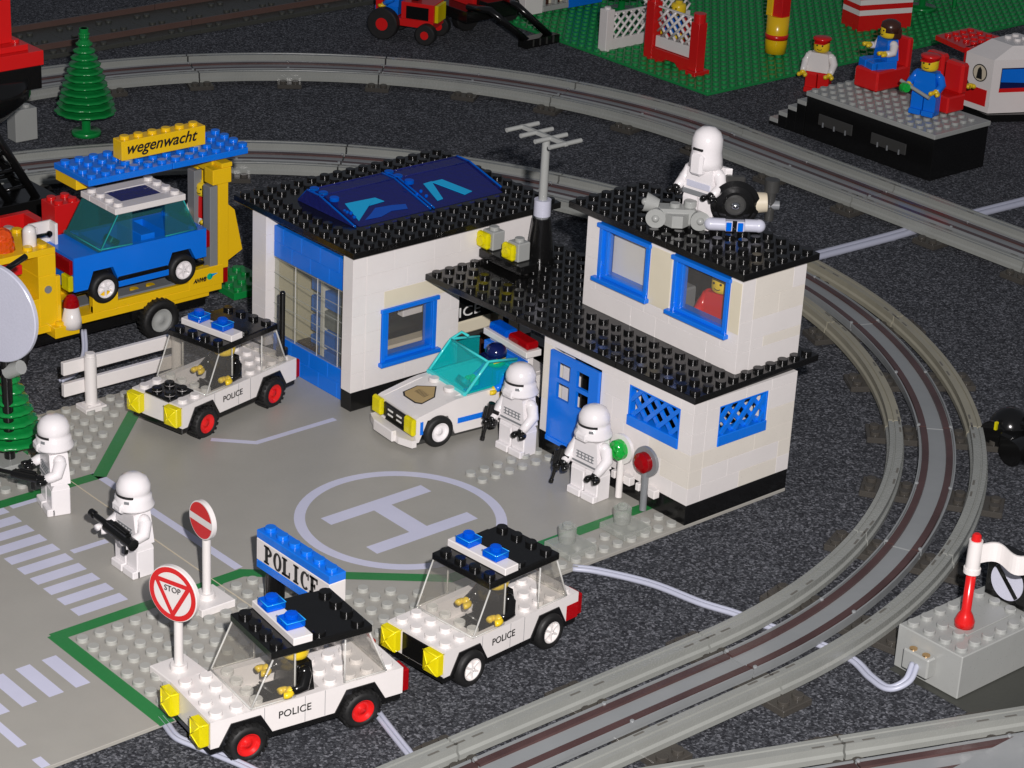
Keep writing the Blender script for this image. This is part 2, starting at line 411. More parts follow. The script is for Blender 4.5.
for k in names:
    if k in (0, 2): continue
    dup(try_old if k == 3 else tr, ca, k*22.5*PI/180, ('grey '+names[k]))
cb = (-45.5, 32.4, TZ)
nb = {4: 'outer loop track piece just below the red tractor', 5: 'outer loop track piece right of the tall green tree', 6: 'outer loop track piece behind the tall green tree', 7: 'outer loop track piece behind the red cabin of the crane'}
for k in nb: dup(tr, cb, k*22.5*PI/180, 'grey curved '+nb[k], 'track pieces of the outer line')
ts = make_track('line', 'straight_track', 'grey straight track piece in front of the green baseplate corner', (-45.5, 73.3, TZ), 0, 'track pieces of the outer line')
dup(ts, (-29.5, 73.3, TZ), 0, 'grey straight track piece in front of the black platform, crossed by the white cable')
dup(ts, (-13.5, 73.3, TZ), 0, 'grey straight track piece leaving the photo at the right edge')
dup(ts, (12.5, -.7, TZ), PI/2, 'grey straight track piece right of the white hubbed police car', 'track pieces of the inner loop')
dup(ts, (12.5, -16.7, TZ), PI/2, 'grey straight track piece leaving through the bottom edge', 'track pieces of the inner loop')
# switch at the lower right
a = math.atan2(16.4, 6.3)
def sw(d, r): # point: d along the line from (17.7,6.2), r to the right
    return (17.7+math.cos(a)*d+math.sin(a)*r, 6.2+math.sin(a)*d-math.cos(a)*r)
x, y = sw(-8, 2.4)
t9 = dup(ts, (x, y, TZ), a, 'grey straight track piece in the bottom right corner')
x, y = sw(8, 2.4)
dup(ts, (x, y, TZ), a, 'grey straight track piece leaving through the right edge below the signal block')
tw = thing('switch_rail', 'grey diverging switch rail across the bottom right corner', 'railway switch', (*sw(13, 3), TZ), a)
def f(mb):
    mb.sweep([(r, z+.02) for r, z in RP], [(x, -2.6-.010*(x+9)**2*1.2, -(.024*(x+9)), 1) for x in frange(-8, 6, 2)], 'rail')
part('rail', tw, f)
sl = MB((-tw.location.x, -tw.location.y, 0)); sl.prism([(25.3, 14.5), (25.3, 21.0), (27.2, 24.5), (31, 24.5), (31, 14.5)], .9, 1.3, 'rail2', 'z'); so = sl.build('deck', tw); so.rotation_euler = (0, 0, -a)
# old dark track top left
def make_old(loc, label):
    t = thing('old_track', label, 'railway track', loc, PI/2, 'old dark track pieces')
    for r in (-3.0, 3.0):
        part('rail', t, lambda mb: mb.sweep([(r-.09, .4), (r+.09, .4), (r+.09, .9), (r-.09, .9)], frames_line(.04, 15.96), 'drail'))
    for k in range(4):
        def f(mb):
            mb.box(k*4+.02, k*4+3.98, -4.6, 4.6, 0, .4, 'dplate')
            mb.studs((k*4+1.2, k*4+2.2), (-4.1, -1, 1.5, 4.1), .4, 'dplate', 8)
        part('sleeper', t, f)
    return t
t0 = make_old((-98.4, 24, TZ), 'dark old style track piece at the far left behind the red crane')
dup(t0, (-98.4, 40, TZ), PI/2, 'dark old style track piece behind the tall green tree'); dup(t0, (-98.4, 56, TZ), PI/2, 'dark old style track piece in the middle of the top left row')
dup(t0, (-98.4, 72, TZ), PI/2, 'dark old style track piece nearest the red tractor')
# ------------------------------------------------------------------ police station
H = thing('police_station', 'white brick toy police station with black studded roofs and blue windows', 'building', (-16, 26, 0))
oH = (16, -26, 0)
def f(mb):
    mb.box(-12, 0, 24, 25, 0, 1.19, 'black'); mb.box(-1, 0, 25, 32, 0, 1.19, 'black'); mb.box(-12, -1, 31, 32, 0, 1.19, 'black'); mb.box(-12, -11, 25, 31, 0, 1.19, 'black')
    mb.box(-22.95, -22, 18, 26, 0, 1.19, 'black'); mb.box(-32, -30.6, 18, 19, 0, 1.19, 'black'); mb.box(-32, -31, 19, 33, 0, 1.19, 'black')
    mb.box(-31, -13, 32, 33, 0, 1.19, 'black')
part('base', H, f, oH)
zl = [1.2, 2.2, 3.2, 4.2, 5.4, 6.6, 7.2]
def f(mb):
    wall(mb, 'x', -12, 0, 24, 25, zl, [(-11.2, -7.2, 0, 6.55), (-5, -1, 4.2, 6.6)], .08)
    wall(mb, 'y', 25, 32, -1, 0, zl, [(26, 29.8, 4.2, 6.6)], .15)
    wall(mb, 'y', 25, 32, -12, -11, zl); wall(mb, 'x', -11, -1, 31, 32, zl)
part('ground_floor_wall', H, f, oH)
zu = [7.6, 8.8, 9.4, 10.6, 11.8, 12.98]
def f(mb):
    wall(mb, 'x', -13.3, -1, 28, 29, zu, [(-12.3, -8.1, 9.4, 12.9), (-6.3, -1.9, 9.4, 12.9)], 0)
    mb.box(-8.05, -6.35, 27.985, 28.9, 9.42, 12.88, 'old')
    mb.box(-1.85, -1.02, 27.985, 28.9, 9.9, 12.9, 'old')
    wall(mb, 'y', 29, 33, -2, -1, zu, [], .25); wall(mb, 'y', 29, 33, -13.3, -12.3, zu); wall(mb, 'x', -12.3, -2, 32, 33, zu)
part('upper_floor_wall', H, f, oH)
zg = [1.2, 2.4, 3.6, 4.8, 6.0, 7.2, 8.4, 9.58]
def f(mb):
    wall(mb, 'x', -32, -30.6, 18, 19, zg, [], 0); wall(mb, 'x', -22.95, -22.02, 18, 19, zg, [], 0)
    wall(mb, 'y', 19, 26.1, -22.95, -22, zg[:6], [(20.15, 24.4, 2.4, 6.0)], 0); wall(mb, 'y', 19, 33, -22.95, -22, zg[5:], [], .04)
    mb.box(-22.9, -21.988, 20.3, 26.0, 6.05, 7.15, 'old')
    wall(mb, 'y', 19, 33, -32, -31, zg, []); wall(mb, 'x', -31, -23, 32, 33, zg, [])
    mb.box(-30.9, -23, 30.5, 31.9, 1.2, 6.8, 'tan')
part('garage_wall', H, f, oH)
def roofplate(mb, x0, x1, y0, y1, z, skip=None):
    # made of several plates
    xs = [x0]
    while xs[-1] < x1-.01: xs.append(min(xs[-1]+8, x1))
    for a, b in zip(xs[:-1], xs[1:]): mb.box(a+.008, b-.008, y0, y1, z, z+.4, 'black', .03)
    mb.studs(frange(x0+.5, x1-.4), frange(y0+.5, y1-.4), z+.4, 'black', 12, skip)
part('garage_roof', H, lambda mb: roofplate(mb, -34, -22, 18, 34, 9.6, lambda x, y: -32.2 < x < -25 and 20 < y < 32.4), oH)
part('canopy_roof', H, lambda mb: roofplate(mb, -22, 0, 24, 34, 7.2, lambda x, y: (-13.3 < x < -1 and 28 < y < 33) or (-21.5 < x < -18 and 26.8 < y < 28.8)), oH).matrix_local = Matrix.Translation((16, -2, 0)) @ Matrix.Rotation(.03, 4, 'Z') @ Matrix.Translation((-16, 2, 0))
part('upper_roof', H, lambda mb: roofplate(mb, -15, -1, 28, 34, 13.0), oH)
# garage door
gd = thing('garage_door', None, None); gd.parent = H
for rows in ((0, 1), (7, 8)):
    part('door_panel', gd, lambda mb: [mb.box(xx+.01, (xx+.95 if (xx == -30.55 and not k % 2) else min(xx+1.85, -23.02))-.004, 18.55, 18.85, k+.005, k+.995, 'blue', .02)
        for k in rows for xx in ([-30.55, -28.7, -26.85, -25.0] if k % 2 else [-30.55, -29.6, -27.75, -25.9, -24.05])], oH)
vx = [-30.55, -28.35, -26.15, -24.1, -23.02]
for a_, b_ in zip(vx[:-1], vx[1:]):
    part('window_pane', gd, lambda mb: (mb.box(a_+.02, b_-.02, 18.6, 18.8, 2.0, 6.98, 'tbrick', .04), [mb.box(a_+.02, b_-.02, 18.56, 18.595, k*.99+.98, k*.99+1.02, 'tplate', 0) for k in range(1, 7)], mb.box(b_-.03, b_+.02, 18.565, 18.6, 2.0, 6.98, 'eclear', 0)), oH)
# white wall inside and blue chairs and lockers standing behind the door
def f(mb):
    mb.box(-30.9, -25.1, 22.6, 22.9, .1, 8.8, 'tan', 0); mb.box(-30.95, -30.9, 19.2, 22.6, .1, 9, 'tan', 0); mb.box(-30.6, -29.2, 20.4, 21.6, 0, 1.0, 'brown')
    for z in (.5, 1.8, 3.1, 4.5): mb.box(-30.0, -28.7, 21, 22, z, z+1.0, 'blue')
    for z in (.1, 1.4, 2.7, 4.0): mb.box(-28.1, -26.2, 20.6, 21.6, z, z+1.1, 'blue' if z != 2.7 else 'mgrey')
    mb.box(-28.5, -28.25, 20.6, 21.8, .1, 7, 'white', 0)
lk = MB(); f(lk); tag(lk.build('locker'), 'blue and tan brick shelf seen through the clear garage door', 'shelf')
lk = MB(); lk.box(-24.9, -24.6, 19.4, 28.5, 0, 7.0, 'black', 0); lk.box(-24.58, -23.2, 20.6, 26.5, 0, 1.85, 'black'); lk.box(-24.3, -23.3, 21.2, 25.5, 1.9, 2.8, 'tan', .12); lk.box(-24.55, -24.0, 23.4, 25.9, 4.1, 4.8, 'white'); tag(lk.build('backdrop'), 'added dark sheet and pale brick workbench seen through the blue garage side window', 'backdrop')  # added black sheet paints the dark inside behind the pale slabs
# windows : frame on x-axis wall (front y) or y-axis wall (front x)
def window(parent, ax, a0, a1, z0, z1, face, pane='tclear'):
    """frame standing 0.16 proud of the wall face"""
    fr = MB(oH)
    def b(p0, p1, q0, q1, d0, d1, m='blue', c=.03):
        if ax == 'x': fr.box(p0, p1, face+d0, face+d1, q0, q1, m, c)
        else: fr.box(face-d1, face-d0, p0, p1, q0, q1, m, c)
    b(a0, a0+.30, z0+.1, z1-.08, -.06, .9); b(a1-.30, a1, z0+.1, z1-.08, -.06, .9)
    b(a0-.12, a1+.12, z1-.2, z1+.06, -.18, .9)
    b(a0+.02, a0+.62, z0+.25, z1-.25, .12, .5); b(a1-.32, a1-.28, z0+.3, z1-.3, .1, .5)
    w = fr.build('window', parent)
    s = MB(oH)
    def bs(p0, p1, q0, q1, d0, d1):
        if ax == 'x': s.box(p0, p1, face+d0, face+d1, q0, q1, 'blue')
        else: s.box(face-d1, face-d0, p0, p1, q0, q1, 'blue')
    bs(a0-.2, a1+.2, z0-.02, z0+.24, -.34, .9); bs(a0+.3, a1-.3, z0+.24, z0+.46, .02, .9)
    s.build('sill', w)
    g = MB(oH)
    if ax == 'x': g.box(a0+.55, a1-.3, face+.3, face+.34, z0+.4, z1-.2, pane, 0)
    else: g.box(face-.34, face-.3, a0+.3, a1-.6, z0+.4, z1-.2, pane, 0)
    g.build('pane', w)
    return w
window(H, 'x', -12.25, -8.15, 9.45, 12.86, 28); window(H, 'x', -6.25, -1.95, 9.45, 12.86, 28)
window(H, 'y', 20.2, 24.35, 2.42, 5.98, -22)
# curtain-like white board inside the left upper window
cb_ = MB(); cb_.box(-11.8, -8.4, 28.75, 28.85, 9.5, 12.7, 'paper', 0); tag(cb_.build('board'), 'pale board standing behind the left upper window', 'board')
def lattice(parent, ax, a0, a1, z0, z1, face):
    fr = MB(oH)
    def P(a, d, z): return (a, face+d, z) if ax == 'x' else (face-d, a, z)
    def bar(p, q, d0, d1, wd):
        (pa, pz), (qa, qz) = p, q; dx, dz = qa-pa, qz-pz; l = math.hypot(dx, dz); nx, nz = -dz/l*wd/2, dx/l*wd/2
        c = [(pa+nx, pz+nz), (qa+nx, qz+nz), (qa-nx, qz-nz), (pa-nx, pz-nz)]
        fr.add([P(x, d0, z) for x, z in c]+[P(x, d1, z) for x, z in c], [(0, 1, 2, 3), (4, 7, 6, 5), (0, 4, 5, 1), (1, 5, 6, 2), (2, 6, 7, 3), (3, 7, 4, 0)], 'blue')
    def b(p0, p1, q0, q1, d0, d1):
        if ax == 'x': fr.box(p0, p1, face+d0, face+d1, q0, q1, 'blue')
        else: fr.box(face-d1, face-d0, p0, p1, q0, q1, 'blue')
    b(a0, a1, z0, z0+.62, -.06, .8); b(a0, a0+.14, z0+.62, z1, .02, .5); b(a1-.14, a1, z0+.62, z1, .02, .5); b(a0+.14, a1-.14, z1-.1, z1-.005, .02, .5)
    zb = z0+.62; zt = z1-.05; h = zt-zb
    def clipbar(x0, sgn, d0, d1):
        # line from (x0,zb) to (x0+sgn*h, zt) clipped to a0+.1..a1-.1
        pts = []
        for k in range(41):
            x = x0+sgn*h*.95*k/40; z = zb+h*k/40
            if a0+.1 <= x <= a1-.1: pts.append((x, z))
        if len(pts) > 4: bar(pts[0], pts[-1], d0, d1, .24)
    for k in range(-3, 6):
        x = a0+.3+k*.98
        clipbar(x, 1, .06, .2); clipbar(x, -1, .2, .34)
    return fr.build('lattice_window', parent)
lattice(H, 'x', -5, -1.02, 4.2, 6.58, 24); lattice(H, 'y', 26, 29.8, 4.2, 6.58, 0)
# door
def f(mb):
    x0, x1, z0, z1 = -11.2, -7.2, .95, 6.5; a, b = 23.78, 23.98
    px = [(-10.55, -9.5), (-8.95, -7.95)]; pz = [(3.75, 4.75), (5.0, 6.0)]
    cuts_x = [x0, *[v for p in px for v in p], x1]; cuts_z = [z0, *[v for p in pz for v in p], z1]
    for i in range(len(cuts_x)-1):
        for j in range(len(cuts_z)-1):
            if i in (1, 3) and j in (1, 3): continue
            mb.box(cuts_x[i], cuts_x[i+1], a, b, cuts_z[j], cuts_z[j+1], 'blue', 0)
    mb.box(x0, x1, 23.70, 23.78, z0, z0+.3, 'blue'); mb.box(x0, x1, 24.26, 24.5, z0, z1+.03, 'black') if 0 else None
dr = part('door', H, f, oH)
part('handle', dr, lambda mb: mb.cyl((-7.75, 23.78, 3.3), (-7.75, 23.55, 3.3), .14, .14, 'blue', 10), oH)
# white panel inside, behind the left door panes; added black sheet paints the dark right ones
pn = MB(); pn.box(-10.95, -10.1, 24.6, 24.7, 1.2, 6.3, 'white', 0); pn.box(-10.9, -6, 26.0, 26.1, 1.2, 6.9, 'black', 0); tag(pn.build('panel'), 'white inner panel seen through the left panes of the blue door, before an added dark sheet', 'panel')
# police sign under canopy
sg = part('sign', H, lambda mb: (mb.box(-23.4, -22.98, 24.4, 29.8, 3.3, 4.9, 'black'), mb.box(-23.4, -23.0, 24.6, 29.7, 4.92, 6.9, 'black')), oH)
text(sg, 'POLICE', (-22.97+16, 24.7-26, 3.6), (0, 1, 0), (0, 0, 1), .92, 'paper', spacing=1.05, width=3.95)
part('lintel', H, lambda mb: mb.box(-23.6, -23.05, 26.6, 29.7, 2.3, 3.27, 'old', .14), oH)
part('pillar', H, lambda mb: mb.box(-22.6, -22.1, 29.8, 30.3, 0, 7.15, 'black'), oH)
part('carport_wall', H, lambda mb: (mb.box(-24.5, -24.1, 26.2, 32, 0, 7.1, 'dgrey', 0), mb.box(-24, -23.2, 26.2, 30.6, 0, 1.6, 'brown')), oH)
# skylight
def sky(y0):
    def f(mb):
        y1 = y0+6.1; z = 10.02
        P = [(-31.0, z), (-30.1, z+.9), (-28.9, z+.9), (-25.3, z)]
        for (a, b) in ((y0, y0+.12), (y1-.12, y1)):
            mb.prism(P, a, b, 'tdblue', 'y')
        # sloped shells
        def shell(p, q, m='tdblue', th=.12, ya=y0+.35, yb=y1-.35, dz=0):
            dx, dz_ = q[0]-p[0], q[1]-p[1]; l = math.hypot(dx, dz_); nx, nz = dz_/l*th, -dx/l*th
            if nz > 0: nx, nz = -nx, -nz
            mb.prism([p, q, (q[0]+nx, q[1]+nz), (p[0]+nx, p[1]+nz)], ya, yb, m, 'y')
        shell(P[0], P[1]); shell(P[1], P[2]); shell(P[2], P[3])
        shell((-25.05, z), (-24.85, z), 'tdblue')
        for a in (y0+.5,):
            mb.studs((-30.0, -29.1, -28.0), (a, ), z+.8, 'tblue')
        for yy in (y0+.06, y1-.06): mb.tube([(q[0], yy, q[1]+.03) for q in P], .06, 'tblue', 6)  # blue tubes painting the glints along the end caps
        for q in (P[1], P[2]): mb.tube([(q[0], y0, q[1]), (q[0], y1, q[1])], .05, 'tdblue', 6)
        for k in range(7):
            mb.sphere((rnd.uniform(-30.5, -26), y0+.2+rnd.random()*.5, z+.2+rnd.random()*.4), .12, 'tblue', 6)  # small blue beads painting sparkle near the end cap
    return f
sk = [part('skylight', H, sky(20.6), oH), part('skylight', H, sky(26.3), oH)]
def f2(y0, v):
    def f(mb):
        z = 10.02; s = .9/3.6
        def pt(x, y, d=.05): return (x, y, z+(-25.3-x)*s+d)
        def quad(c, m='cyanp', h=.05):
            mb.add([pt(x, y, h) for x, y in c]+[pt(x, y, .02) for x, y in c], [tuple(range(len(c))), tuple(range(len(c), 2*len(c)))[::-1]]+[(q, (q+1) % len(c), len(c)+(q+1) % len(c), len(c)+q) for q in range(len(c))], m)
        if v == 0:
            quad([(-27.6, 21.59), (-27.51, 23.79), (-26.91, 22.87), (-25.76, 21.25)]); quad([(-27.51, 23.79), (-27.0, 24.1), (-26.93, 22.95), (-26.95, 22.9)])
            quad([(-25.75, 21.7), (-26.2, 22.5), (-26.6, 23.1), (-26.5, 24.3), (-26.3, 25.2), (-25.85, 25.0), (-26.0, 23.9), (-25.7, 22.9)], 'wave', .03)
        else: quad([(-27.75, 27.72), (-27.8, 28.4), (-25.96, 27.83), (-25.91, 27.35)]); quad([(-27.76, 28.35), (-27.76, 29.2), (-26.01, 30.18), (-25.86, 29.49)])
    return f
part('reflection_patch', sk[0], f2(20.4, 0), oH); part('reflection_patch', sk[1], f2(26.3, 1), oH)  # blue patches paint reflections and the interior seen through the slope
# ------------------------------------------------------------------ roof furniture
A = thing('roof_antenna', 'grey television antenna on a black cone standing on the low roof', 'antenna', (-20.0, 30.6, 7.6))
part('cone', A, lambda mb: (mb.cyl((0, 0, 0), (0, 0, .35), .96, .96, 'black', 24), mb.cyl((0, 0, .35), (0, 0, 2.7), .82, .55, 'black', 24)))
part('collar', A, lambda mb: (mb.cyl((0, 0, 2.85), (0, 0, 3.85), .52, .52, 'lav2', 20), mb.cyl((0, 0, 2.6), (0, 0, 2.86), .42, .42, 'mgrey', 16)))
part('mast', A, lambda mb: mb.cyl((0, 0, 3.8), (0, 0, 7.7), .27, .24, 'grey', 16))
def f(mb):
    mb.box(-2.3, 1.8, -.14, .14, 7.65, 7.9, 'grey')
    for k in range(4):
        x = -2.15+k*1.27; mb.cyl((x, -1.25, 7.78), (x, 1.25, 7.78), .14, .14, 'grey', 10)
part('crossbar', A, f)
FL = thing('floodlight', 'yellow lensed grey floodlight, farther left of the pair on the low roof', 'floodlight', (-21.4, 28.0, 8.45), 0, 'floodlights on the low roof')
part('housing', FL, lambda mb: (mb.box(-.5, .5, -.4, .55, 0.0, 1.15, 'grey', .06), mb.stud(0, .1, 1.15, 'grey')))
part('lens', FL, lambda mb: (mb.box(-.62, .42, -.82, -.4, .1, 1.1, 'tyel', .16), mb.cyl((-.1, -.4, .6), (-.1, -.95, .6), .42, .3, 'tyel', 10)))
f2_ = dup(FL, (-19.1, 28.0, 8.45), 0, 'yellow lensed grey floodlight, nearer right of the pair on the low roof')
tag((lambda mb: (mb.box(-21.8, -18.0, 27.3, 28.8, 7.9, 8.43, 'black'), mb.stud(-20.2, 28.0, 8.43, 'black'), mb.build('lamp_plate'))[-1])(MB()), 'black plate carrying the two yellow floodlights', 'plate')
def lolli(x, col, hm, label):
    t = thing('signal_disc', label, 'signal', (x, 23.35, .3))
    part('pole', t, lambda mb: (mb.cyl((0, 0, -.2), (0, 0, 2.2), .2, .2, hm, 12), mb.box(-.75, -.45, .02, .35, .7, 1.15, 'white'), mb.box(.25, .75, .02, .45, .7, 1.2, 'white'), mb.box(-.3, .3, .1, .65, .75, 1.1, 'white')))
    part('disc', t, lambda mb: mb.cyl((0, .1, 2.75), (0, -.1, 2.75), .86, .86, hm, 24))
    part('lens', t, lambda mb: (mb.cyl((0, -.1, 2.75), (0, -.42, 2.75), .58, .58, col, 16), mb.cyl((0, -.42, 2.75), (0, -.6, 2.75), .58, .35, col, 8)))
    return t
lolli(-4.55, 'tgreen', 'white', 'green signal light on a white disc by the station wall'); lolli(-2.6, 'tred', 'mgrey', 'red signal light on a grey disc by the station wall corner')
for (x, y, lab) in ((-1.6, 17.1, 'clear round brick on a clear plate, nearer the white hubbed car'), (-1.5, 21.0, 'clear round brick on a clear plate, nearer the station corner')):
    t = thing('clear_brick', lab, 'brick', (x, y, 0), 0, 'clear bricks on the baseplate edge')
    part('plate', t, lambda mb: mb.box(-1, 1, -1, 1, .02, .4, 'tplate'))
    part('round_brick', t, lambda mb: (mb.cyl((-.3, 0, .4), (-.3, 0, 1.25), .46, .5, 'tplate', 16), mb.stud(-.3, 0, 1.25, 'tplate')))
# ------------------------------------------------------------------ figures
def figure(label, loc, rz, legs, torso, arms, hands, head='skin', hat=None, seated=False, s=1.07, up=(-.9, -.9), stripe=None, group=None, face=True):
    t = thing('toy_figure', label, 'toy figure', loc, rz, group); t.scale = (s, s, s*.965)
    def f(mb):
        if seated:
            for x in (-1, .04): mb.box(x, x+.96, -1.5, .45, .9, 1.75, legs, .08); mb.box(x, x+.96, -1.75, -1.25, .3, 1.7, legs, .06)
        else:
            for x in (-.98, .04):
                mb.box(x, x+.94, -.48, .48, 0, 1.5, legs, .05); mb.box(x, x+.94, -.72, -.3, 0, .42, legs, .05)
                mb.cyl((x+.02, 0, 1.42), (x+.92, 0, 1.42), .465, .465, legs, 16)
            mb.box(-.95, .95, -.3, .3, 1.5, 1.76, legs)
    part('legs', t, f)
    def f(mb):
        vs = [(sx*.97, sy*.5, 1.76) for sx, sy in ((-1, -1), (1, -1), (1, 1), (-1, 1))]+[(sx*.70, sy*.47, 3.38) for sx, sy in ((-1, -1), (1, -1), (1, 1), (-1, 1))]
        mb.add(vs, [(0, 3, 2, 1), (4, 5, 6, 7), (0, 1, 5, 4), (1, 2, 6, 5), (2, 3, 7, 6), (3, 0, 4, 7)], torso); mb.cyl((0, 0, 3.38), (0, 0, 3.5), .3, .3, torso, 12)
    tb = part('torso', t, f)
    for sx, u in ((-1, up[0]), (1, up[1])):
        # u: forward raise of forearm in z
        sh = Vector((sx*.85, 0, 3.05)); el = Vector((sx*1.2, -.1-.15*(u > -.5), 2.45)); wr = Vector((sx*1.12, -.85, 2.45+u*.55))
        part('arm', t, lambda mb: (mb.tube([sh+Vector((-sx*.15, 0, .1)), sh+Vector((sx*.1, 0, -.1)), el, el.lerp(wr, .5), wr], [.26, .33, .31, .27, .23], arms, 12), mb.sphere(tuple(sh), .32, arms, 12)))
        h = wr+(wr-el).normalized()*.25
        def f(mb):
            mb.sphere(tuple(wr), .24, hands, 10)
            mb.tube([h+Vector((math.cos(a)*.27, math.sin(a)*.27, 0)) for a in [-1.57-2.3+4.6*q/8+3.14 for q in range(9)]], .17, hands, 8)
        part('hand', t, f)
    if head:
        part('head', t, lambda mb: mb.lathe([(0, 3.4), (.42, 3.4), (.60, 3.52), (.64, 3.7), (.64, 4.2), (.58, 4.38), (.42, 4.46), (.3, 4.46), (.3, 4.64), (0, 4.64)], head))
        if face:
            def f(mb):
                for x in (-.22, .22): mb.cyl((x, -.585, 4.06), (x, -.64, 4.06), .07, .07, 'ink', 8)
                mb.tube([(-.2, -.60, 3.76), (-.08, -.64, 3.70), (.08, -.64, 3.70), (.2, -.60, 3.76)], .03, 'ink', 5)
            part('face', t, f)
    if hat == 'cap':
        part('cap', t, lambda mb: (mb.lathe([(0, 4.72), (.5, 4.70), (.74, 4.62), (.74, 4.45), (.64, 4.42), (.64, 4.26), (0, 4.26)], 'red'), mb.prism([(-.55, -.35), (.55, -.35), (.38, -.92), (-.38, -.92)], 4.24, 4.33, 'red', 'z')))
    if hat == 'bluecap':
        part('cap', t, lambda mb: (mb.lathe([(0, 4.95), (.35, 4.9), (.6, 4.72), (.70, 4.45), (.70, 4.15), (0, 4.15)], 'dblue'), mb.prism([(-.6, -.4), (.6, -.4), (.42, -1.05), (-.42, -1.05)], 4.14, 4.24, 'dblue', 'z')))
    if hat == 'hair':
        part('hair', t, lambda mb: (mb.lathe([(0, 4.85), (.4, 4.8), (.7, 4.6), (.76, 4.3), (.76, 3.9), (0, 3.9)], 'brown', (0, .14, 0)), mb.box(-.72, .72, .02, .8, 3.35, 4.3, 'brown', .15)))
    if hat == 'helmet':
        def f(mb):
            mb.lathe([(0, 5.28), (.3, 5.26), (.62, 5.08), (.80, 4.72), (.82, 4.42), (.80, 4.38), (.80, 4.2), (.86, 4.16), (.88, 3.95), (1.0, 3.68), (1.0, 3.58), (.8, 3.5), (0, 3.5)], 'pure', (0, 0, 0), 28)
            mb.box(-.42, .42, -.98, -.5, 3.42, 3.95, 'pure', .12)
        hm = part('helmet', t, f)
        def f(mb):
            n = 14
            for i in range(n):
                a0 = -PI/2-1.0+2.0*i/n; a1 = a0+2.0/n
                c = lambda a, r, z: (r*math.cos(a), r*math.sin(a), z)
                mb.add([c(a0, .835, 4.22), c(a1, .835, 4.22), c(a1, .835, 4.36), c(a0, .835, 4.36)], [(0, 1, 2, 3)], 'ink', True)
            for a in (-PI/2-.62, -PI/2+.62):
                mb.T = Matrix.Rotation(a, 4, 'Z'); mb.box(.82, .90, -.12, .12, 3.98, 4.12, 'mgrey', .01); mb.T = None
        part('visor', hm, f)
        def f(mb):
            for z in (2.55, 2.38, 2.2): mb.box(-.62, .62, -.535, -.47, z, z+.035, 'mgrey', 0)
            for x in (-.5, -.25, 0, .25, .5): mb.box(x-.02, x+.02, -.53, -.46, 2.2, 2.55, 'mgrey', 0)
            mb.box(-.88, .88, -.53, -.46, 1.9, 2.0, 'mgrey', 0)
        part('chest_print', t, f)
    if hat == 'tall':
        hm = part('helmet', t, lambda mb: (mb.lathe([(0, 5.55), (.35, 5.5), (.66, 5.25), (.80, 4.9), (.82, 4.5), (.80, 4.2), (.86, 3.75), (.90, 3.35), (.6, 3.2), (0, 3.2)], 'pure', (0, 0, 0), 28), mb.box(-.40, .40, -.98, -.4, 3.0, 4.2, 'pure', .15)))
        part('visor', hm, lambda mb: (mb.box(-.30, .30, -.86, -.7, 4.36, 4.5, 'ink', .02)))
        part('belt', t, lambda mb: (mb.box(-.98, .98, -.56, .56, 1.72, 2.0, 'mgrey', .03), mb.box(-.75, .75, -.54, -.46, 2.15, 2.5, 'lav2', .02)))
        part('cape', t, lambda mb: mb.prism([(-.9, .55), (.9, .55), (1.2, .75), (-1.2, .75)], .9, 3.3, 'pure', 'z'))
    return t
def rifle(p, q, label):
    p = Vector(p); q = Vector(q); d = (q-p); l = d.length; yaw = math.atan2(d.y, d.x); pit = math.asin(d.z/l)
    t = thing('toy_rifle', label, 'toy weapon', p); t.rotation_euler = (0, -pit, yaw); k = l/3.4; t.scale = (k, k, k)
    part('barrel', t, lambda mb: (mb.cyl((1.9, 0, .1), (3.4, 0, .1), .16, .14, 'black', 12), mb.cyl((3.1, 0, .1), (3.4, 0, .1), .2, .2, 'black', 12)))
    part('body', t, lambda mb: (mb.cyl((-.2, 0, .05), (2.0, 0, .05), .3, .3, 'black', 12), mb.box(.2, 1.9, -.16, .16, -.1, .42, 'black'), mb.cyl((.3, 0, .48), (1.4, 0, .48), .12, .12, 'black', 8), mb.box(1.3, 1.6, -.5, .1, -.25, .1, 'black')))
    part('grip', t, lambda mb: mb.box(.35, .65, -.12, .12, -.75, 0, 'black'))
    return t
gW = 'white armoured toy guards'
def guard(label, loc, rz, hands='white', up=(-.5, -.3)): return figure(label, loc, rz, 'pure', 'pure', 'pure', hands, 'pure', 'helmet', up=up, group=gW, face=False)
guard('white armoured toy guard standing nearest the small green tree', (-21.35, -2.25, 0), -.25, 'black')
rifle((-20.7, -3.55, 2.25), (-23.1, -4.9, 2.25), 'black toy rifle held by the guard nearest the small green tree')
guard('white armoured toy guard standing beside the zebra crossing and the no entry sign', (-13.15, -2.55, 0), .0, 'pure')
rifle((-11.7, -3.65, 2.35), (-15.3, -3.75, 2.6), 'black toy rifle held across the body by the guard beside the zebra crossing')
guard('white armoured toy guard leaning close to the white patrol car with teal windscreen', (-12.45, 22.75, 0), .05, 'black', (-1.3, -1.2))
rifle((-13.7, 21.8, 2.6), (-14.1, 21.6, .3), 'black toy rifle pointed down by the guard next to the patrol car')
guard('white armoured toy guard in front of the blue station door', (-5.85, 22.35, 0), .05, 'black', (-1.3, -1.2))
rifle((-7.2, 21.4, 2.5), (-7.7, 21.2, .3), 'black toy rifle pointed down by the guard in front of the blue door')
figure('white armoured toy figure with tall smooth helmet standing on the upper roof', (-8.0, 31.7, 13.4), .15, 'pure', 'pure', 'pure', 'black', 'pure', 'tall', up=(-.8, -.6), face=False)
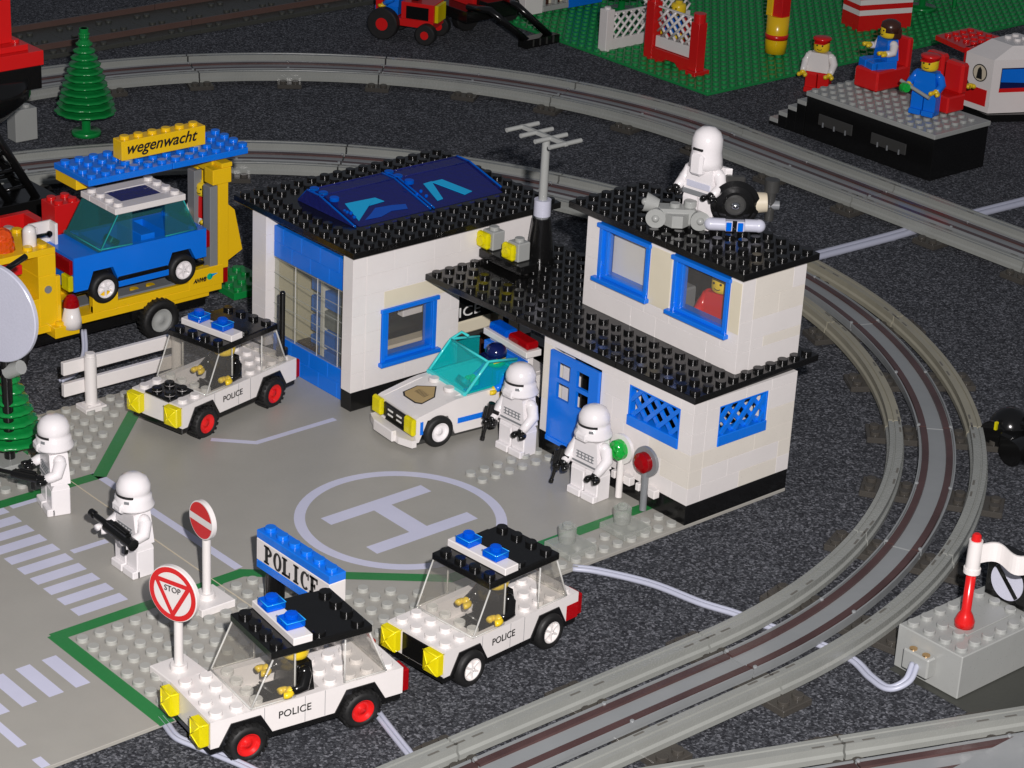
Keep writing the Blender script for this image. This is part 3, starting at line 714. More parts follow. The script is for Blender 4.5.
# roof gadgets
g1 = thing('grey_gadget', 'light grey device with round horns on the upper roof, left of the white figure', 'gadget', (-8.5, 30.2, 13.6), .86)
part('body', g1, lambda mb: (mb.box(-1.1, 1.1, -.55, .7, 0, .95, 'grey', .14), mb.prism([(-.7, -.5), (.7, -.5), (.3, -1.0), (-.3, -1.0)], .05, .75, 'grey', 'z'), mb.stud(-.1, .1, .95, 'grey'), mb.stud(.75, .2, .95, 'grey', .36, .35)))
for (x, y, z, dx, dy, dz) in ((-1.1, -.1, .55, -.12, -.85, 0), (1.15, -.1, .5, .12, -.85, 0), (-1.0, .4, .85, -.75, .1, .15)):
    part('horn', g1, lambda mb: (mb.cyl((x, y, z), (x+dx, y+dy, z+dz), .36, .56, 'grey', 24), mb.sphere((x+dx, y+dy, z+dz), .22, 'grey', 12)))
g2 = thing('round_blaster', 'round black lens gadget on grey skids at the roof edge, right of the white figure', 'gadget', (-6.05, 32.25, 13.6), .86)
part('lens', g2, lambda mb: (mb.cyl((0, .45, 1.5), (0, -.15, 1.5), 1.2, 1.38, 'black', 40), mb.cyl((0, -.15, 1.5), (0, -.32, 1.5), 1.38, 1.1, 'black', 40, False), mb.cyl((0, -.2, 1.5), (0, -.3, 1.5), 1.12, .75, 'black', 40), mb.cyl((0, -.28, 1.5), (0, -.36, 1.5), .62, .5, 'dgrey', 28), mb.sphere((0, -.3, 1.5), .3, 'chrome', 14, .8)))
part('skid', g2, lambda mb: (mb.cyl((-1.3, -.4, .38), (-.5, -.4, .38), .36, .36, 'lav2', 16), mb.sphere((-1.3, -.4, .38), .36, 'lav2'), mb.cyl((.6, -.4, .38), (1.4, -.4, .38), .36, .36, 'lav2', 16), mb.sphere((1.4, -.4, .38), .38, 'lav2'), mb.box(-.5, .6, -.65, -.1, .05, .65, 'lav2', .05), mb.box(-.1, .15, -.7, -.62, .05, .7, 'black', .02), mb.box(-.45, -.15, -.72, -.64, .1, .6, 'tblue', .03), mb.box(.2, .5, -.72, -.64, .1, .6, 'tblue', .03)))
part('handle', g2, lambda mb: (mb.cyl((1.1, .3, 1.5), (1.8, .3, 1.55), .6, .55, 'tan', 18), mb.cyl((2.0, .3, .5), (2.0, .3, 2.3), .26, .26, 'dgrey', 12), mb.cyl((2.0, .3, 2.2), (2.0, .3, 2.9), .42, .42, 'dgrey', 14), mb.cyl((1.9, .3, 1.4), (2.5, .3, 1.4), .26, .26, 'mgrey', 12), mb.box(-.6, .5, .1, .6, 2.6, 3.0, 'dgrey', .08)))
# ------------------------------------------------------------------ cars
def arc_pts(cy, cz, r, n=7): return [(cy+r*math.cos(PI-PI*i/(n-1)), cz+r*math.sin(PI-PI*i/(n-1))) for i in range(n)]
CO = (-2, -4.8, 0)
def wheel(t, x, y, z, r, rimm, side, tread=True, wd=.85, hub='plain'):
    w = MB(CO); x1 = x+side*wd
    def f(mb):
        n = 28
        prof = [(0, 0), (r*.62, 0), (r*.9, .03), (r, .14), (r, wd-.14), (r*.9, wd-.03), (r*.62, wd), (r*.60, wd-.12)]
        T = Matrix.Translation((x, y, z)) @ Matrix.Rotation(side*PI/2, 4, 'Y'); mb.T = T
        mb.lathe(prof, 'tblack', (0, 0, 0), 32, True)
        if tread:
            for i in range(20):
                a = 2*PI*i/20; mb.T = T @ Matrix.Rotation(a, 4, 'Z'); mb.box(r-.02, r+.07, -.07, .07, .06, wd-.06, 'tblack', 0)
        mb.T = None
    ty = part('wheel', t, lambda mb: f(mb), CO)
    def f(mb):
        T = Matrix.Translation((x, y, z)) @ Matrix.Rotation(side*PI/2, 4, 'Y'); mb.T = T
        mb.lathe([(0, wd-.10), (r*.18, wd-.06), (r*.22, wd-.18), (r*.5, wd-.2), (r*.56, wd-.02), (r*.62, wd-.02), (r*.62, wd-.2)], rimm, (0, 0, 0), 24, True)
        if hub == 'spoke':
            for i in range(6):
                mb.T = T @ Matrix.Rotation(2*PI*i/6, 4, 'Z'); mb.box(r*.1, r*.55, -.05, .05, wd-.16, wd-.05, rimm, .01)
        mb.T = None
    part('rim', ty, f, CO)
def car_body(mb, col, L=9.6, zb=.95, zt=2.32, fw=1.7, rw=7.4, cab=(2.5, 5.5)):
    # side walls with wheel notches
    def side(x0, x1):
        P = [(0, zb)]
        for c in (fw, rw): P += [(c-1.25, zb), (c-.72, 1.92), (c+.72, 1.92), (c+1.25, zb)]
        P += [(L, zb), (L, zt), (0, zt)]
        P = [q for i, q in enumerate(P) if i == 0 or q != P[i-1]]
        # split to convex pieces
        ys = [0, fw-1.25, fw-.72, fw+.72, fw+1.25, rw-1.25, rw-.72, rw+.72, rw+1.25, L]
        lo = [zb, zb, 1.92, 1.92, zb, zb, 1.92, 1.92, zb, zb]
        for i in range(len(ys)-1):
            mb.add([(x, y, z) for x in (x0, x1) for (y, z) in ((ys[i], lo[i]), (ys[i+1], lo[i+1]), (ys[i+1], zt), (ys[i], zt))],
                [(0, 1, 2, 3), (4, 7, 6, 5), (0, 4, 5, 1), (3, 2, 6, 7)]+([(0, 3, 7, 4)] if i == 0 else [])+([(1, 5, 6, 2)] if i == len(ys)-2 else []), col)
    side(3.6, 4.0); side(0, .4)
    mb.box(.4, 3.6, 0, cab[0], 1.93, zt, col, 0); mb.box(.4, 3.6, 0, .38, zb, 1.93, col, 0)
    mb.box(.4, 3.6, cab[1], L, 1.93, zt, col, 0); mb.box(.4, 3.6, L-.4, L, zb, 1.93, col, 0)
    mb.box(.4, 3.6, cab[0], cab[1], zb, 1.2, col, 0)
def police_car(label, loc, rz, rim, grille, tread, group, ys=1):
    t = thing('police_car', label, 'toy car', loc, rz, group)
    def f(mb):
        mb.box(.05, 3.95, .0, 9.55, .62, .94, 'black')
        for c in (1.7, 7.4):
            for (a, b) in ((3.5, 4.06), (-.06, .5)):
                o = [(c-1.3, .95), (c-.72, 2.0), (c+.72, 2.0), (c+1.3, .95)]; i = [(c-1.02, .95), (c-.6, 1.72), (c+.6, 1.72), (c+1.02, .95)]
                for k in range(3): mb.prism([o[k], o[k+1], i[k+1], i[k]], a, b, 'black', 'x')
            mb.box(.5, 3.5, c-1, c+1, .95, 1.7, 'black')
    part('chassis', t, f, CO)
    def f(mb):
        car_body(mb, 'white'); mb.studs((.5, 1.5, 2.5, 3.5), (.5, 1.5), 2.32, 'white'); mb.studs((.5, 1.5, 2.5, 3.5), (2.25,), 2.32, 'white', skip=lambda x, y: True)
        mb.studs((.5, 1.5, 2.5, 3.5), (6.1, 7.1, 8.0, 9.0), 2.32, 'white')
        for y in (2.6, 4.6, 5.6): mb.box(4.0, 4.012, y, y+.02, .98, 2.3, 'mgrey', 0)
    b = part('body', t, f, CO)
    if grille == 'front': part('grille', t, lambda mb: mb.box(1.1, 2.95, -.06, .1, .98, 2.2, 'black'), CO)
    if grille == 'bonnet': part('bonnet_plate', t, lambda mb: (mb.box(1.0, 3.0, .0, 2.0, 2.22, 2.45, 'black'), mb.studs((1.5, 2.5), (.5, 1.5), 2.45, 'black'), ), CO)
    for x in (.05, 3.0): part('headlight', t, lambda mb: (mb.box(x-.05, x+1.0, -.5, -.02, 1.12, 2.28, 'tyel', .07), mb.add([(x+.02, -.505, 1.2), (x+.93, -.505, 1.2), (x+.93, -.505, 2.2), (x+.02, -.505, 2.2), (x+.47, -.68, 1.7)], [(0, 1, 4), (1, 2, 4), (2, 3, 4), (3, 0, 4)], 'tyel'), [mb.tube([(x+a, -.50, c), (x+.475, -.69, 1.7)], .03, 'eyel', 5) for a in (.04, .91) for c in (1.2, 2.2)], mb.tube([(x-.03, -.49, 2.26), (x+.98, -.49, 2.26), (x+.98, -.04, 2.26)], .03, 'eyel', 5)), CO)
    for x in (.0, 3.05): part('tail_light', t, lambda mb: mb.box(x, x+.95, 9.6, 9.95, 1.0, 2.15, 'tred', .06), CO)
    if rim == 'white': part('red_corner', t, lambda mb: mb.box(3.5, 4.02, 8.75, 9.61, .94, 1.8, 'tred', .02), CO)
    def pane(mb, base, th=.07):
        (ya, za), (yb, zb_) = base
        mb.prism([(ya, za), (yb, zb_), (yb+th*1.4, zb_), (ya+th*1.4, za)], .05, 3.95, 'tclear', 'x')
    def f(mb):
        pane(mb, ((1.95, 2.38), (3.0, 4.66)))
        for x in (.02, 3.92): mb.prism([(2.02, 2.38), (3.05, 4.66), (4.1, 4.66), (4.1, 2.38)], x, x+.06, 'tclear', 'x')
        for x in (.04, 3.96):
            mb.tube([(x, 1.97, 2.4), (x, 3.02, 4.64)], .045, 'eclear', 6); mb.tube([(x, 4.1, 2.42), (x, 4.1, 4.64)], .04, 'eclear', 6); mb.tube([(x, 1.97, 2.41), (x, 4.1, 2.41)], .04, 'eclear', 6)
        mb.tube([(.04, 1.96, 2.41), (3.96, 1.96, 2.41)], .05, 'eclear', 6); mb.studs((.6, 1.5, 2.5, 3.4), (2.5,), 2.34, 'eclear')
        mb.box(.0, .1, 4.08, 4.16, 2.4, 4.66, 'tclear', 0); mb.box(3.9, 4.0, 4.08, 4.16, 2.4, 4.66, 'tclear', 0)
    part('windscreen', t, f, CO)
    def f(mb):
        mb.prism([(8.75, 2.38), (7.85, 4.66), (7.75, 4.66), (8.65, 2.38)], .05, 3.95, 'tclear', 'x')
        for x in (.02, 3.92): mb.prism([(6.6, 2.38), (8.68, 2.38), (7.8, 4.66), (6.6, 4.66)], x, x+.06, 'tclear', 'x')
        for x in (.04, 3.96): mb.tube([(x, 6.6, 2.4), (x, 6.6, 4.64)], .045, 'eclear', 6); mb.tube([(x, 8.72, 2.41), (x, 7.82, 4.64)], .05, 'eclear', 6); mb.tube([(x, 6.6, 2.41), (x, 8.72, 2.41)], .04, 'eclear', 6)
        mb.tube([(.04, 8.74, 2.41), (3.96, 8.74, 2.41)], .05, 'eclear', 6)
    part('rear_window', t, f, CO)
    rf = part('roof', t, lambda mb: (mb.box(0, 4, 2.93, 7.95, 4.68, 5.05, 'black'), mb.box(0.02, 3.98, 5.1, 6.9, 5.05, 5.1, 'black', .02), mb.studs((.5, 1.5, 2.5, 3.5), (3.42, 7.45), 5.05, 'black'), mb.stud(3.55, 5.5, 5.05, 'black')), CO)
    part('light_bar', rf, lambda mb: mb.box(.0, 4, 4.0, 4.95, 5.06, 5.45, 'white'), CO)
    for x in (1.0, 2.85): part('blue_light', rf, lambda mb: (mb.box(x-.5, x+.5, 4.0, 4.95, 5.47, 5.86, 'tblue', .07), mb.stud(x, 4.48, 5.86, 'tblue', .3, .22), mb.box(x-.38, x+.38, 4.1, 4.85, 5.5, 5.54, 'cyanl', 0), [mb.tube([(x-.5, yy, 5.84), (x+.5, yy, 5.84)], .022, 'cyanl', 5) for yy in (4.02, 4.93)], mb.tube([(x+.49, 4.02, 5.84), (x+.49, 4.93, 5.84)], .022, 'cyanl', 5)), CO)
    for (c, s_) in ((1.7, 1), (7.4, 1), (1.7, -1), (7.4, -1)):
        wheel(t, 3.42 if s_ == 1 else .58, c, (.92 if not tread else .80), (.95 if not tread else .93), rim, s_, tread, .9, 'spoke' if rim == 'white' else 'plain')
    part('steering_wheel', t, lambda mb: mb.cyl((2.45, 3.45, 2.25), (2.45, 3.5, 2.3), .42, .42, 'dgrey', 16), CO)
    text(t, 'POLICE', (4.03-2, 3.3-4.8, 1.55), (0, 1, 0), (0, 0, 1), .52, 'ink', width=1.6, bold=0)
    text(t, 'POLICE', (-.03-2, 5.0-4.8, 1.55), (0, -1, 0), (0, 0, 1), .52, 'ink', width=1.6, bold=0)
    t.scale = (1, ys, 1); return t
def place_car(px, py, th, z):   # px,py of local corner
    c, s = math.cos(th), math.sin(th); return (px+2*c-4.8*s, py+2*s+4.8*c, z)
gC = 'white toy police cars with black roofs'
P1 = place_car(.054, -8.894, -.129, -.25); P2 = place_car(1.447, 2.135, .074, -.25); P3 = place_car(-27.867, 6.728, .211, 0)
police_car('white police car with red wheel hubs, nearest the camera at the bottom', P1, -.129, 'red', '', True, gC, 1.035)
police_car('white police car with white wheel hubs and black grille, right of the blue police sign', P2, .074, 'white', 'front', False, gC, .95)
pc3 = police_car('white police car with red wheel hubs and a tall black aerial, by the garage door', P3, .211, 'red', 'bonnet', True, gC)
part('aerial', pc3, lambda mb: (mb.cyl((3.3, 9.1, 2.3), (3.3, 9.1, 2.9), .36, .36, 'black', 14), mb.cyl((3.3, 9.1, 2.9), (3.3, 9.1, 6.4), .17, .17, 'black', 12), mb.sphere((3.3, 9.1, 6.4), .18, 'black', 10)), CO)
def driver(P, th, lx, ly, label, z=1.05, **k):
    c, s = math.cos(th), math.sin(th); x = lx-2; y = ly-4.8
    return figure(label, (P[0]+x*c-y*s, P[1]+x*s+y*c, P[2]+z-.62), th, 'black', 'black', 'black', 'skin', 'skin', None, True, 1.0, (-.15, -.15), **k)
gD = 'drivers of the white police cars'
driver(P1, -.129, 2.75, 4.75, 'black uniformed toy driver inside the nearest police car', group=gD); driver(P2, .074, 2.7, 4.8, 'black uniformed toy driver inside the police car with white hubs', group=gD); driver(P3, .211, 2.7, 4.8, 'black uniformed toy driver inside the police car with the aerial', group=gD)
# patrol car with teal windscreen
T4 = -.09
K = thing('patrol_car', 'white open patrol car with blue stripe, gold badge and teal windscreen', 'toy car', (-17.3, 22.85, 0), T4)
def f(mb):
    # wedge body, y from -4.8 (front) to 5
    x0, x1 = -2, 2
    for (a, b) in ((x0, x0+.4), (x1-.4, x1)):
        ys = [-4.8, -4.55, -4.0, -2.6, -2.05, 4.9]; lo = [.45, .45, 1.7, 1.7, .45, .45]; hi = [1.95, 2.05, 2.18, 2.5, 2.6, 2.9]
        for i in range(5):
            mb.add([(x, y, z) for x in (a, b) for (y, z) in ((ys[i], lo[i]), (ys[i+1], lo[i+1]), (ys[i+1], hi[i+1]), (ys[i], hi[i]))], [(0, 1, 2, 3), (4, 7, 6, 5), (0, 4, 5, 1), (3, 2, 6, 7), (0, 3, 7, 4), (1, 5, 6, 2)], 'white')
    mb.prism([(-4.8, 1.2), (-4.8, 1.97), (-1.4, 2.72), (-1.4, 1.2)], x0+.4, x1-.4, 'white', 'x')
    mb.box(x0+.4, x1-.4, -1.4, 4.9, .5, 1.0, 'white', 0); mb.box(x0+.4, x1-.4, 3.5, 4.9, 1.0, 2.9, 'white', 0)
    mb.box(x0+.05, x1-.05, -4.6, 4.8, .3, .5, 'dgrey')
    mb.stud(-.75, -1.75, 2.64, 'white', .32, .22); mb.stud(.8, -1.75, 2.64, 'white', .32, .22)
part('body', K, f)
def f(mb):
    mb.prism([(-2.2, -4.85), (2.2, -4.85), (2.2, -5.15), (1.3, -5.5), (-1.3, -5.5), (-2.2, -5.15)], .3, .75, 'white', 'z'); mb.box(-1.0, 1.0, -5.75, -5.4, .32, 1.0, 'white', .06)
part('bumper', K, f)
part('grille', K, lambda mb: (mb.box(-1.2, 1.2, -4.92, -4.75, 1.0, 1.85, 'black'), [mb.box(x, x+.5, -4.95, -4.9, z, z+.1, 'paper', 0) for x in (-.7, .2) for z in (1.2, 1.5)]))
for x in (-2.15, 1.2): part('headlight', K, lambda mb: mb.box(x, x+.95, -5.15, -4.8, .95, 2.0, 'tyel', .12))
def f(mb):
    sl = .75/3.4
    def pt(x, y, d): return (x, y, 1.97+(y+4.8)*sl+d)
    for (sc, m, d) in ((1.0, 'ink', .012), (.9, 'gold', .02)):
        P = [(-1.0, -.55), (-.6, -.72), (.6, -.72), (1.0, -.55), (.95, .2), (0, .8), (-.95, .2)]
        mb.add([pt(-.1+x*sc*1.0, -3.0+y*sc*1.25, d) for x, y in P], [tuple(range(7))], m)
    for k in range(8): mb.add([pt(-.1+xx, -3.0+yy, .025) for xx, yy in ((-.5+k*.13, -.2), (-.45+k*.13, -.2), (-.42+k*.13, .2), (-.47+k*.13, .1))], [(0, 1, 2, 3)], 'ink')
part('badge', K, f)
part('door_badge', K, lambda mb: mb.prism([(1.0, 1.75), (1.5, 1.75), (1.55, 2.3), (1.25, 2.5), (.95, 2.3)], 2.0, 2.02, 'gold', 'x'))
part('side_stripe', K, lambda mb: (mb.box(2.0, 2.03, -1.9, 4.9, 1.05, 1.38, 'blue', 0), mb.box(2.0, 2.03, -4.5, -4.3, .9, 1.7, 'blue', 0)))
def f(mb):
    mb.prism([(-1.35, 2.72), (.1, 4.45), (.22, 4.45), (-1.15, 2.72)], -1.9, 1.9, 'tcyan', 'x')
    for x in (-1.95, 1.87):
        mb.prism([(-1.3, 2.72), (.15, 4.45), (.5, 4.45), (.5, 2.78)], x, x+.08, 'tcyan', 'x'); mb.box(x, x+.08, .5, 2.2, 2.85, 4.2, 'tcyan', 0)
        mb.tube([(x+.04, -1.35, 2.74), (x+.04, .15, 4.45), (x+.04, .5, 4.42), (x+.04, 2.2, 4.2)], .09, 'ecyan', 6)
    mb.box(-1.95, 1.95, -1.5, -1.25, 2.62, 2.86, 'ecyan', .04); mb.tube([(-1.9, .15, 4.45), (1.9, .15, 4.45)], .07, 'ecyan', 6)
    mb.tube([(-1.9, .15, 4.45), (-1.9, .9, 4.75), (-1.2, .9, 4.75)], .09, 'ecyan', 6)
part('windscreen', K, f)
wk = CO
for (c, s_) in ((-3.3, 1), (-3.3, -1), (3.0, 1), (3.0, -1)):
    wheel(K, (3.35 if s_ == 1 else .65), c+4.8, .92, .95, 'pure', s_, False, 1.0)
part('steering_wheel', K, lambda mb: mb.cyl((.5, -.6, 2.7), (.5, -.4, 2.9), .5, .5, 'mgrey', 16))
rb = part('roll_bar', K, lambda mb: (mb.box(-1.95, 1.95, 3.0, 3.4, 2.8, 4.3, 'white'), mb.box(-1.95, 2.4, 2.5, 3.6, 4.3, 4.7, 'white'), mb.box(-1.97, 1.97, 2.6, 3.0, 3.3, 3.9, 'blue')))
part('blue_light', rb, lambda mb: mb.box(-1.6, .2, 2.6, 3.5, 4.71, 5.2, 'tblue', .12)); part('red_light', rb, lambda mb: mb.box(.35, 2.3, 2.6, 3.5, 4.71, 5.2, 'tred', .12))
figure('toy driver with dark blue cap behind the teal windscreen', (-16.3, 24.2, .55), T4, 'blue', 'blue', 'blue', 'skin', 'skin', 'bluecap', True, .92, (-.3, -.3))
# ------------------------------------------------------------------ signs on the baseplates
def road_sign(x, y, kind, label, face=-.05):
    t = thing('road_sign', label, 'road sign', (x, y, 0), 0)
    part('foot', t, lambda mb: (mb.box(-1.05, .95, -.95, 1.0, .0, .42, 'white'), mb.stud(0, 0, .42, 'white', .42, .3)) if kind == 'stop' else (mb.box(-1, 1, -.95, 1.05, 0, .42, 'white'), mb.stud(0, 0, .42, 'white', .42, .3)))
    part('pole', t, lambda mb: mb.cyl((0, 0, .42), (0, 0, 4.2), .22, .22, 'white', 14))
    R = 1.42 if kind == 'stop' else 1.02; zc = 4.62 if kind == 'stop' else 4.9
    d = part('disc', t, lambda mb: mb.cyl((0, .13, 0), (0, -.12, 0), R, R, 'white', 40, True, .02)); d.location = (.1, -.28, zc); d.rotation_euler = (0, 0, face)
    def ringp(mb, r0, r1, y, m, n=40):
        vs = [(r*math.cos(2*PI*i/n), y, r*math.sin(2*PI*i/n)) for i in range(n) for r in (r0, r1)]
        mb.add(vs, [(2*i, 2*i+1, (2*((i+1) % n))+1, 2*((i+1) % n)) for i in range(n)], m)
    if kind == 'stop':
        def f(mb):
            ringp(mb, R*.78, R*.965, -.135, 'red')
            T = [(-R*.82, R*.50), (R*.82, R*.50), (0, -R*.92)]
            T2 = [(x*.66, (z-.08)*.66+.06) for x, z in T]
            for i in range(3):
                j = (i+1) % 3; mb.add([(T[i][0], -.14, T[i][1]), (T[j][0], -.14, T[j][1]), (T2[j][0], -.14, T2[j][1]), (T2[i][0], -.14, T2[i][1])], [(0, 1, 2, 3)], 'red')
        p_ = part('red_ring', d, f)
        text(d, 'STOP', (-.48, -.125, .1), (1, 0, 0), (0, 0, 1), .42, 'ink', width=.96)
    else:
        part('red_face', d, lambda mb: [mb.add([(R*.93*math.cos(a), -.135, R*.93*math.sin(a)) for a in [b0+(b1-b0)*i/14 for i in range(15)]], [tuple(range(15))], 'red') for b0, b1 in ((.2, PI-.2), (PI+.2, 2*PI-.2))])
    return t
road_sign(-3.0, -6.6, 'stop', 'round stop sign with a red triangle on a white pole beside the nearest police car', .3)
road_sign(-7.9, -1.7, 'no', 'round red no entry sign with white bar on a white pole', .0)
# police sign box
B = thing('police_sign', 'blue and white brick sign reading POLICE on short black feet', 'sign', (-3.57, .86, 0))
def f(mb):
    mb.box(-3, 3, -.5, .5, 3.75, 4.2, 'blue'); mb.studs(frange(-2.5, 2.5), (0,), 4.2, 'blue'); mb.box(-3, 3, -.5, .5, 2.55, 3.75, 'white'); mb.box(-3, 3, -.5, .5, 2.1, 2.54, 'blue')
part('board', B, f)
for x in (-2.1, 2.1): part('leg', B, lambda mb: (mb.cyl((x, 0, 0), (x, 0, 2.1), .5, .5, 'black', 16)))
# slab serif lettering
def serif(mb, word, x0, z0, h, wd, y, m):
    st = wd*.31; sf = wd*.14
    def bx(a, b, c, d): mb.box(a, b, y-.012, y+.01, c, d, m, 0)
    def arc(cx, cz, rx, rz, a0, a1, n=14):
        t = st*1.0
        vs = []
        for i in range(n+1):
            a = a0+(a1-a0)*i/n; vs += [(cx+rx*math.cos(a), y-.012, cz+rz*math.sin(a)), (cx+(rx-t)*math.cos(a), y-.012, cz+(rz-t*.55)*math.sin(a))]
        mb.add(vs, [(2*i, 2*i+1, 2*i+3, 2*i+2) for i in range(n)], m)
    for i, ch in enumerate(word):
        x = x0+i*wd*1.075; w_ = wd; z = z0; s2 = st*.45
        if ch in 'PLEI':
            sx = x+.1*wd if ch != 'I' else x+wd*.37
            bx(sx, sx+st, z, z+h); bx(sx-sf, sx+st+sf, z, z+s2); bx(sx-sf, sx+st+sf, z+h-s2, z+h)
        if ch == 'P': arc(x+.1*wd+st*.8, z+h*.72, wd*.58, h*.28, -PI/2, PI/2)
        if ch == 'L': bx(x, x+w_*.9, z, z+s2*1.3); bx(x+w_*.78, x+w_*.9, z, z+h*.34)
        if ch == 'E':
            for q in (0, h-s2*1.3): bx(x, x+w_*.88, z+q, z+q+s2*1.3)
            bx(x+.1*wd, x+w_*.62, z+h*.45, z+h*.45+s2*1.3); bx(x+w_*.76, x+w_*.88, z, z+h*.3); bx(x+w_*.76, x+w_*.88, z+h*.7, z+h); bx(x+w_*.52, x+w_*.62, z+h*.36, z+h*.64)
        if ch == 'O': arc(x+w_*.5, z+h*.5, w_*.5, h*.52, 0, 2*PI, 28)
        if ch == 'C': arc(x+w_*.52, z+h*.5, w_*.52, h*.52, .75, 2*PI-.75, 22); bx(x+w_*.82, x+w_*.93, z+h*.62, z+h*.98)
part('lettering', B, lambda mb: serif(mb, 'POLICE', -2.3, 2.66, .96, .70, -.515, 'ink'))
# ------------------------------------------------------------------ fence on the road plate
F = thing('fence', 'white two-rail toy fence at the left beside the parked police car', 'fence', (-31.0, 5.9, 0), 0)
part('post', F, lambda mb: (mb.box(-.4, .4, -.42, .42, 0, .4, 'white'), mb.box(-.6, .6, -.7, .7, 0, .3, 'white'), mb.cyl((0, 0, .4), (0, 0, 3.35), .36, .36, 'white', 14), mb.stud(0, 0, 3.35, 'white')))
part('post', F, lambda mb: (mb.box(-.4, .4, 5.6, 6.4, 0, .4, 'white'), mb.cyl((0, 6, .4), (0, 6, 3.35), .36, .36, 'white', 14), mb.stud(0, 6, 3.35, 'white')))
for z in (1.0, 2.35): part('board', F, lambda mb: mb.box(-.62, -.3, -1.6, 6.4, z, z+.82, 'white'))
# ------------------------------------------------------------------ trees
def pine(label, loc, h, r, layers=9, base=True):
    t = thing('pine_tree', label, 'tree', loc)
    part('trunk', t, lambda mb: (mb.lathe([(0, 0), (r*.5, 0), (r*.5, .3), (r*.46, .36), (.34, .38), (.3, h*.95), (0, h*.98)], 'green', n=20)))
    def f(mb):
        z0 = h*.24
        for k in range(layers):
            u = k/(layers-1); z = z0+(h*.93-z0)*u; rr = r*(1-u)**.85*.86+r*.17; th = h/layers*.34
            ph = k*.7
            th = h/layers*.30; prof = [(.3, z+th*1.25), (.42, z+th*1.0), (.45, z+th*.6), (rr*.8, z+th*.15), (rr*.97, z-th*.1), (rr, z-th*.45), (rr*.96, z-th*.85), (rr*.8, z-th*.95), (.3, z-th*.3)]
            mb.lathe(prof, 'green', (0, 0, 0), 56, True, lambda a, zz: .022*math.sin(14*a+ph)+.02*math.sin(5*a+2*ph))
        mb.cyl((0, 0, h*.9), (0, 0, h), .33, .33, 'green', 12, True, .04)
        mb.cyl((0, 0, h*.955), (0, 0, h*1.0), .36, .36, 'green', 12)
    part('crown', t, f)
    return t
pine('tall green toy pine between the two track loops', (-75.0, 32.6, TZ), 8.5, 2.3, 12)
pine('small green toy pine beside a white armoured guard at the left edge', (-27.9, -1.1, 0), 5.9, 1.75, 8)
# ------------------------------------------------------------------ disc at the left edge
D = thing('dish_sign', 'large pale round disc on a grey stand at the left edge', 'sign', (-27.3, -2.1, 0))
dd = part('disc', D, lambda mb: mb.cyl((0, .15, 0), (0, -.12, 0), 2.8, 2.8, 'lav2', 56, True, .05)); dd.location = (0, 0, 9.2); dd.rotation_euler = (0, 0, .35)
part('stand', D, lambda mb: (mb.cyl((0, .5, 0), (0, .5, 9), .3, .3, 'black', 12), mb.box(-1, 1, -.5, 1.5, 0, .4, 'grey'), mb.cyl((0, .6, 5.6), (.9, .9, 6.1), .45, .4, 'grey', 12)))
part('arm', D, lambda mb: mb.cyl((.0, .4, 11.4), (1.3, 1.2, 12.6), .17, .17, 'black', 10))
# ------------------------------------------------------------------ tow truck
W = thing('tow_truck', 'yellow breakdown truck with blue roof canopy carrying a blue car', 'toy truck', (-40.3, 13, TZ)); oW = (40.3, -13, .25)
X0, X1 = -42.3, -38.3
def f(mb):
    mb.box(X0, X1, 4, 20.1, 1.9, 2.4, 'yellow'); mb.box(X0, X1-.1, 15.2, 19.2, 1.6, 1.9, 'yellow')
    mb.box(X1-.3, X1, 10.6, 20.1, 2.4, 2.85, 'yellow'); mb.box(X0, X0+.3, 8, 20.1, 2.4, 3.2, 'yellow')
    mb.box(X1-.45, X1+.02, 10.6, 12.4, 2.4, 3.75, 'yellow'); mb.box(X1-.45, X1+.02, 17.6, 20.2, 2.3, 3.6, 'yellow'); mb.box(X0, X1-.5, 19.4, 20.1, 2.4, 3.3, 'yellow')
    mb.box(X1-.6, X1+.55, 7.6, 9.3, 1.6, 2.3, 'yellow'); mb.stud(X1+.1, 8.2, 2.3, 'yellow')
    mb.box(X0+.4, X1-.5, 4, 19.2, .9, 1.55, 'black')
    mb.box(X0+1.3, X1-1.3, 10, 19.4, 2.42, 2.5, 'mgrey'); mb.box(X1-1.2, X1-.7, 11, 19, 2.45, 2.75, 'mgrey'); mb.stud(X1-1.5, 14.5, 2.5, 'yellow'); mb.stud(X1-1.5, 15.7, 2.5, 'yellow')
part('bed', W, f, oW)
def f(mb):
    mb.box(X0, X1, 2, 8.1, 6.9, 7.3, 'yellow'); mb.studs((X0+.5, X1-.5), (7.5, 6.5), 7.3, 'yellow'); mb.box(X0, X1, 6.9, 8.1, 5.6, 6.9, 'yellow'); mb.box(X0, X1, 6.9, 8.1, 2.4, 5.6, 'yellow')
    mb.box(X0, X1, 2, 6.9, 2.4, 4.2, 'yellow'); mb.box(X0, X0+.4, 2, 6.9, 4.2, 6.9, 'yellow'); mb.prism([(-6.9, 0), (-6, 0), (-6.9, -1)], 0, .1, 'yellow', 'z') if 0 else None
    mb.cyl((X1, 7.5, 4.7), (X1+.08, 7.5, 4.7), .24, .24, 'mgrey', 12); mb.box(X1-1.5, X1-.3, 4, 6, 5.9, 6.5, 'red')
    mb.box(X1-.3, X1, 8.1, 8.4, 2.4, 5.4, 'yellow')
part('cab', W, f, oW)
part('beacon', W, lambda mb: (mb.cyl((-39.6, 5.3, 7.3), (-39.6, 5.3, 8.1), .75, .65, 'tora', 10), mb.sphere((-39.6, 5.3, 8.1), .6, 'tora', 10)), oW)
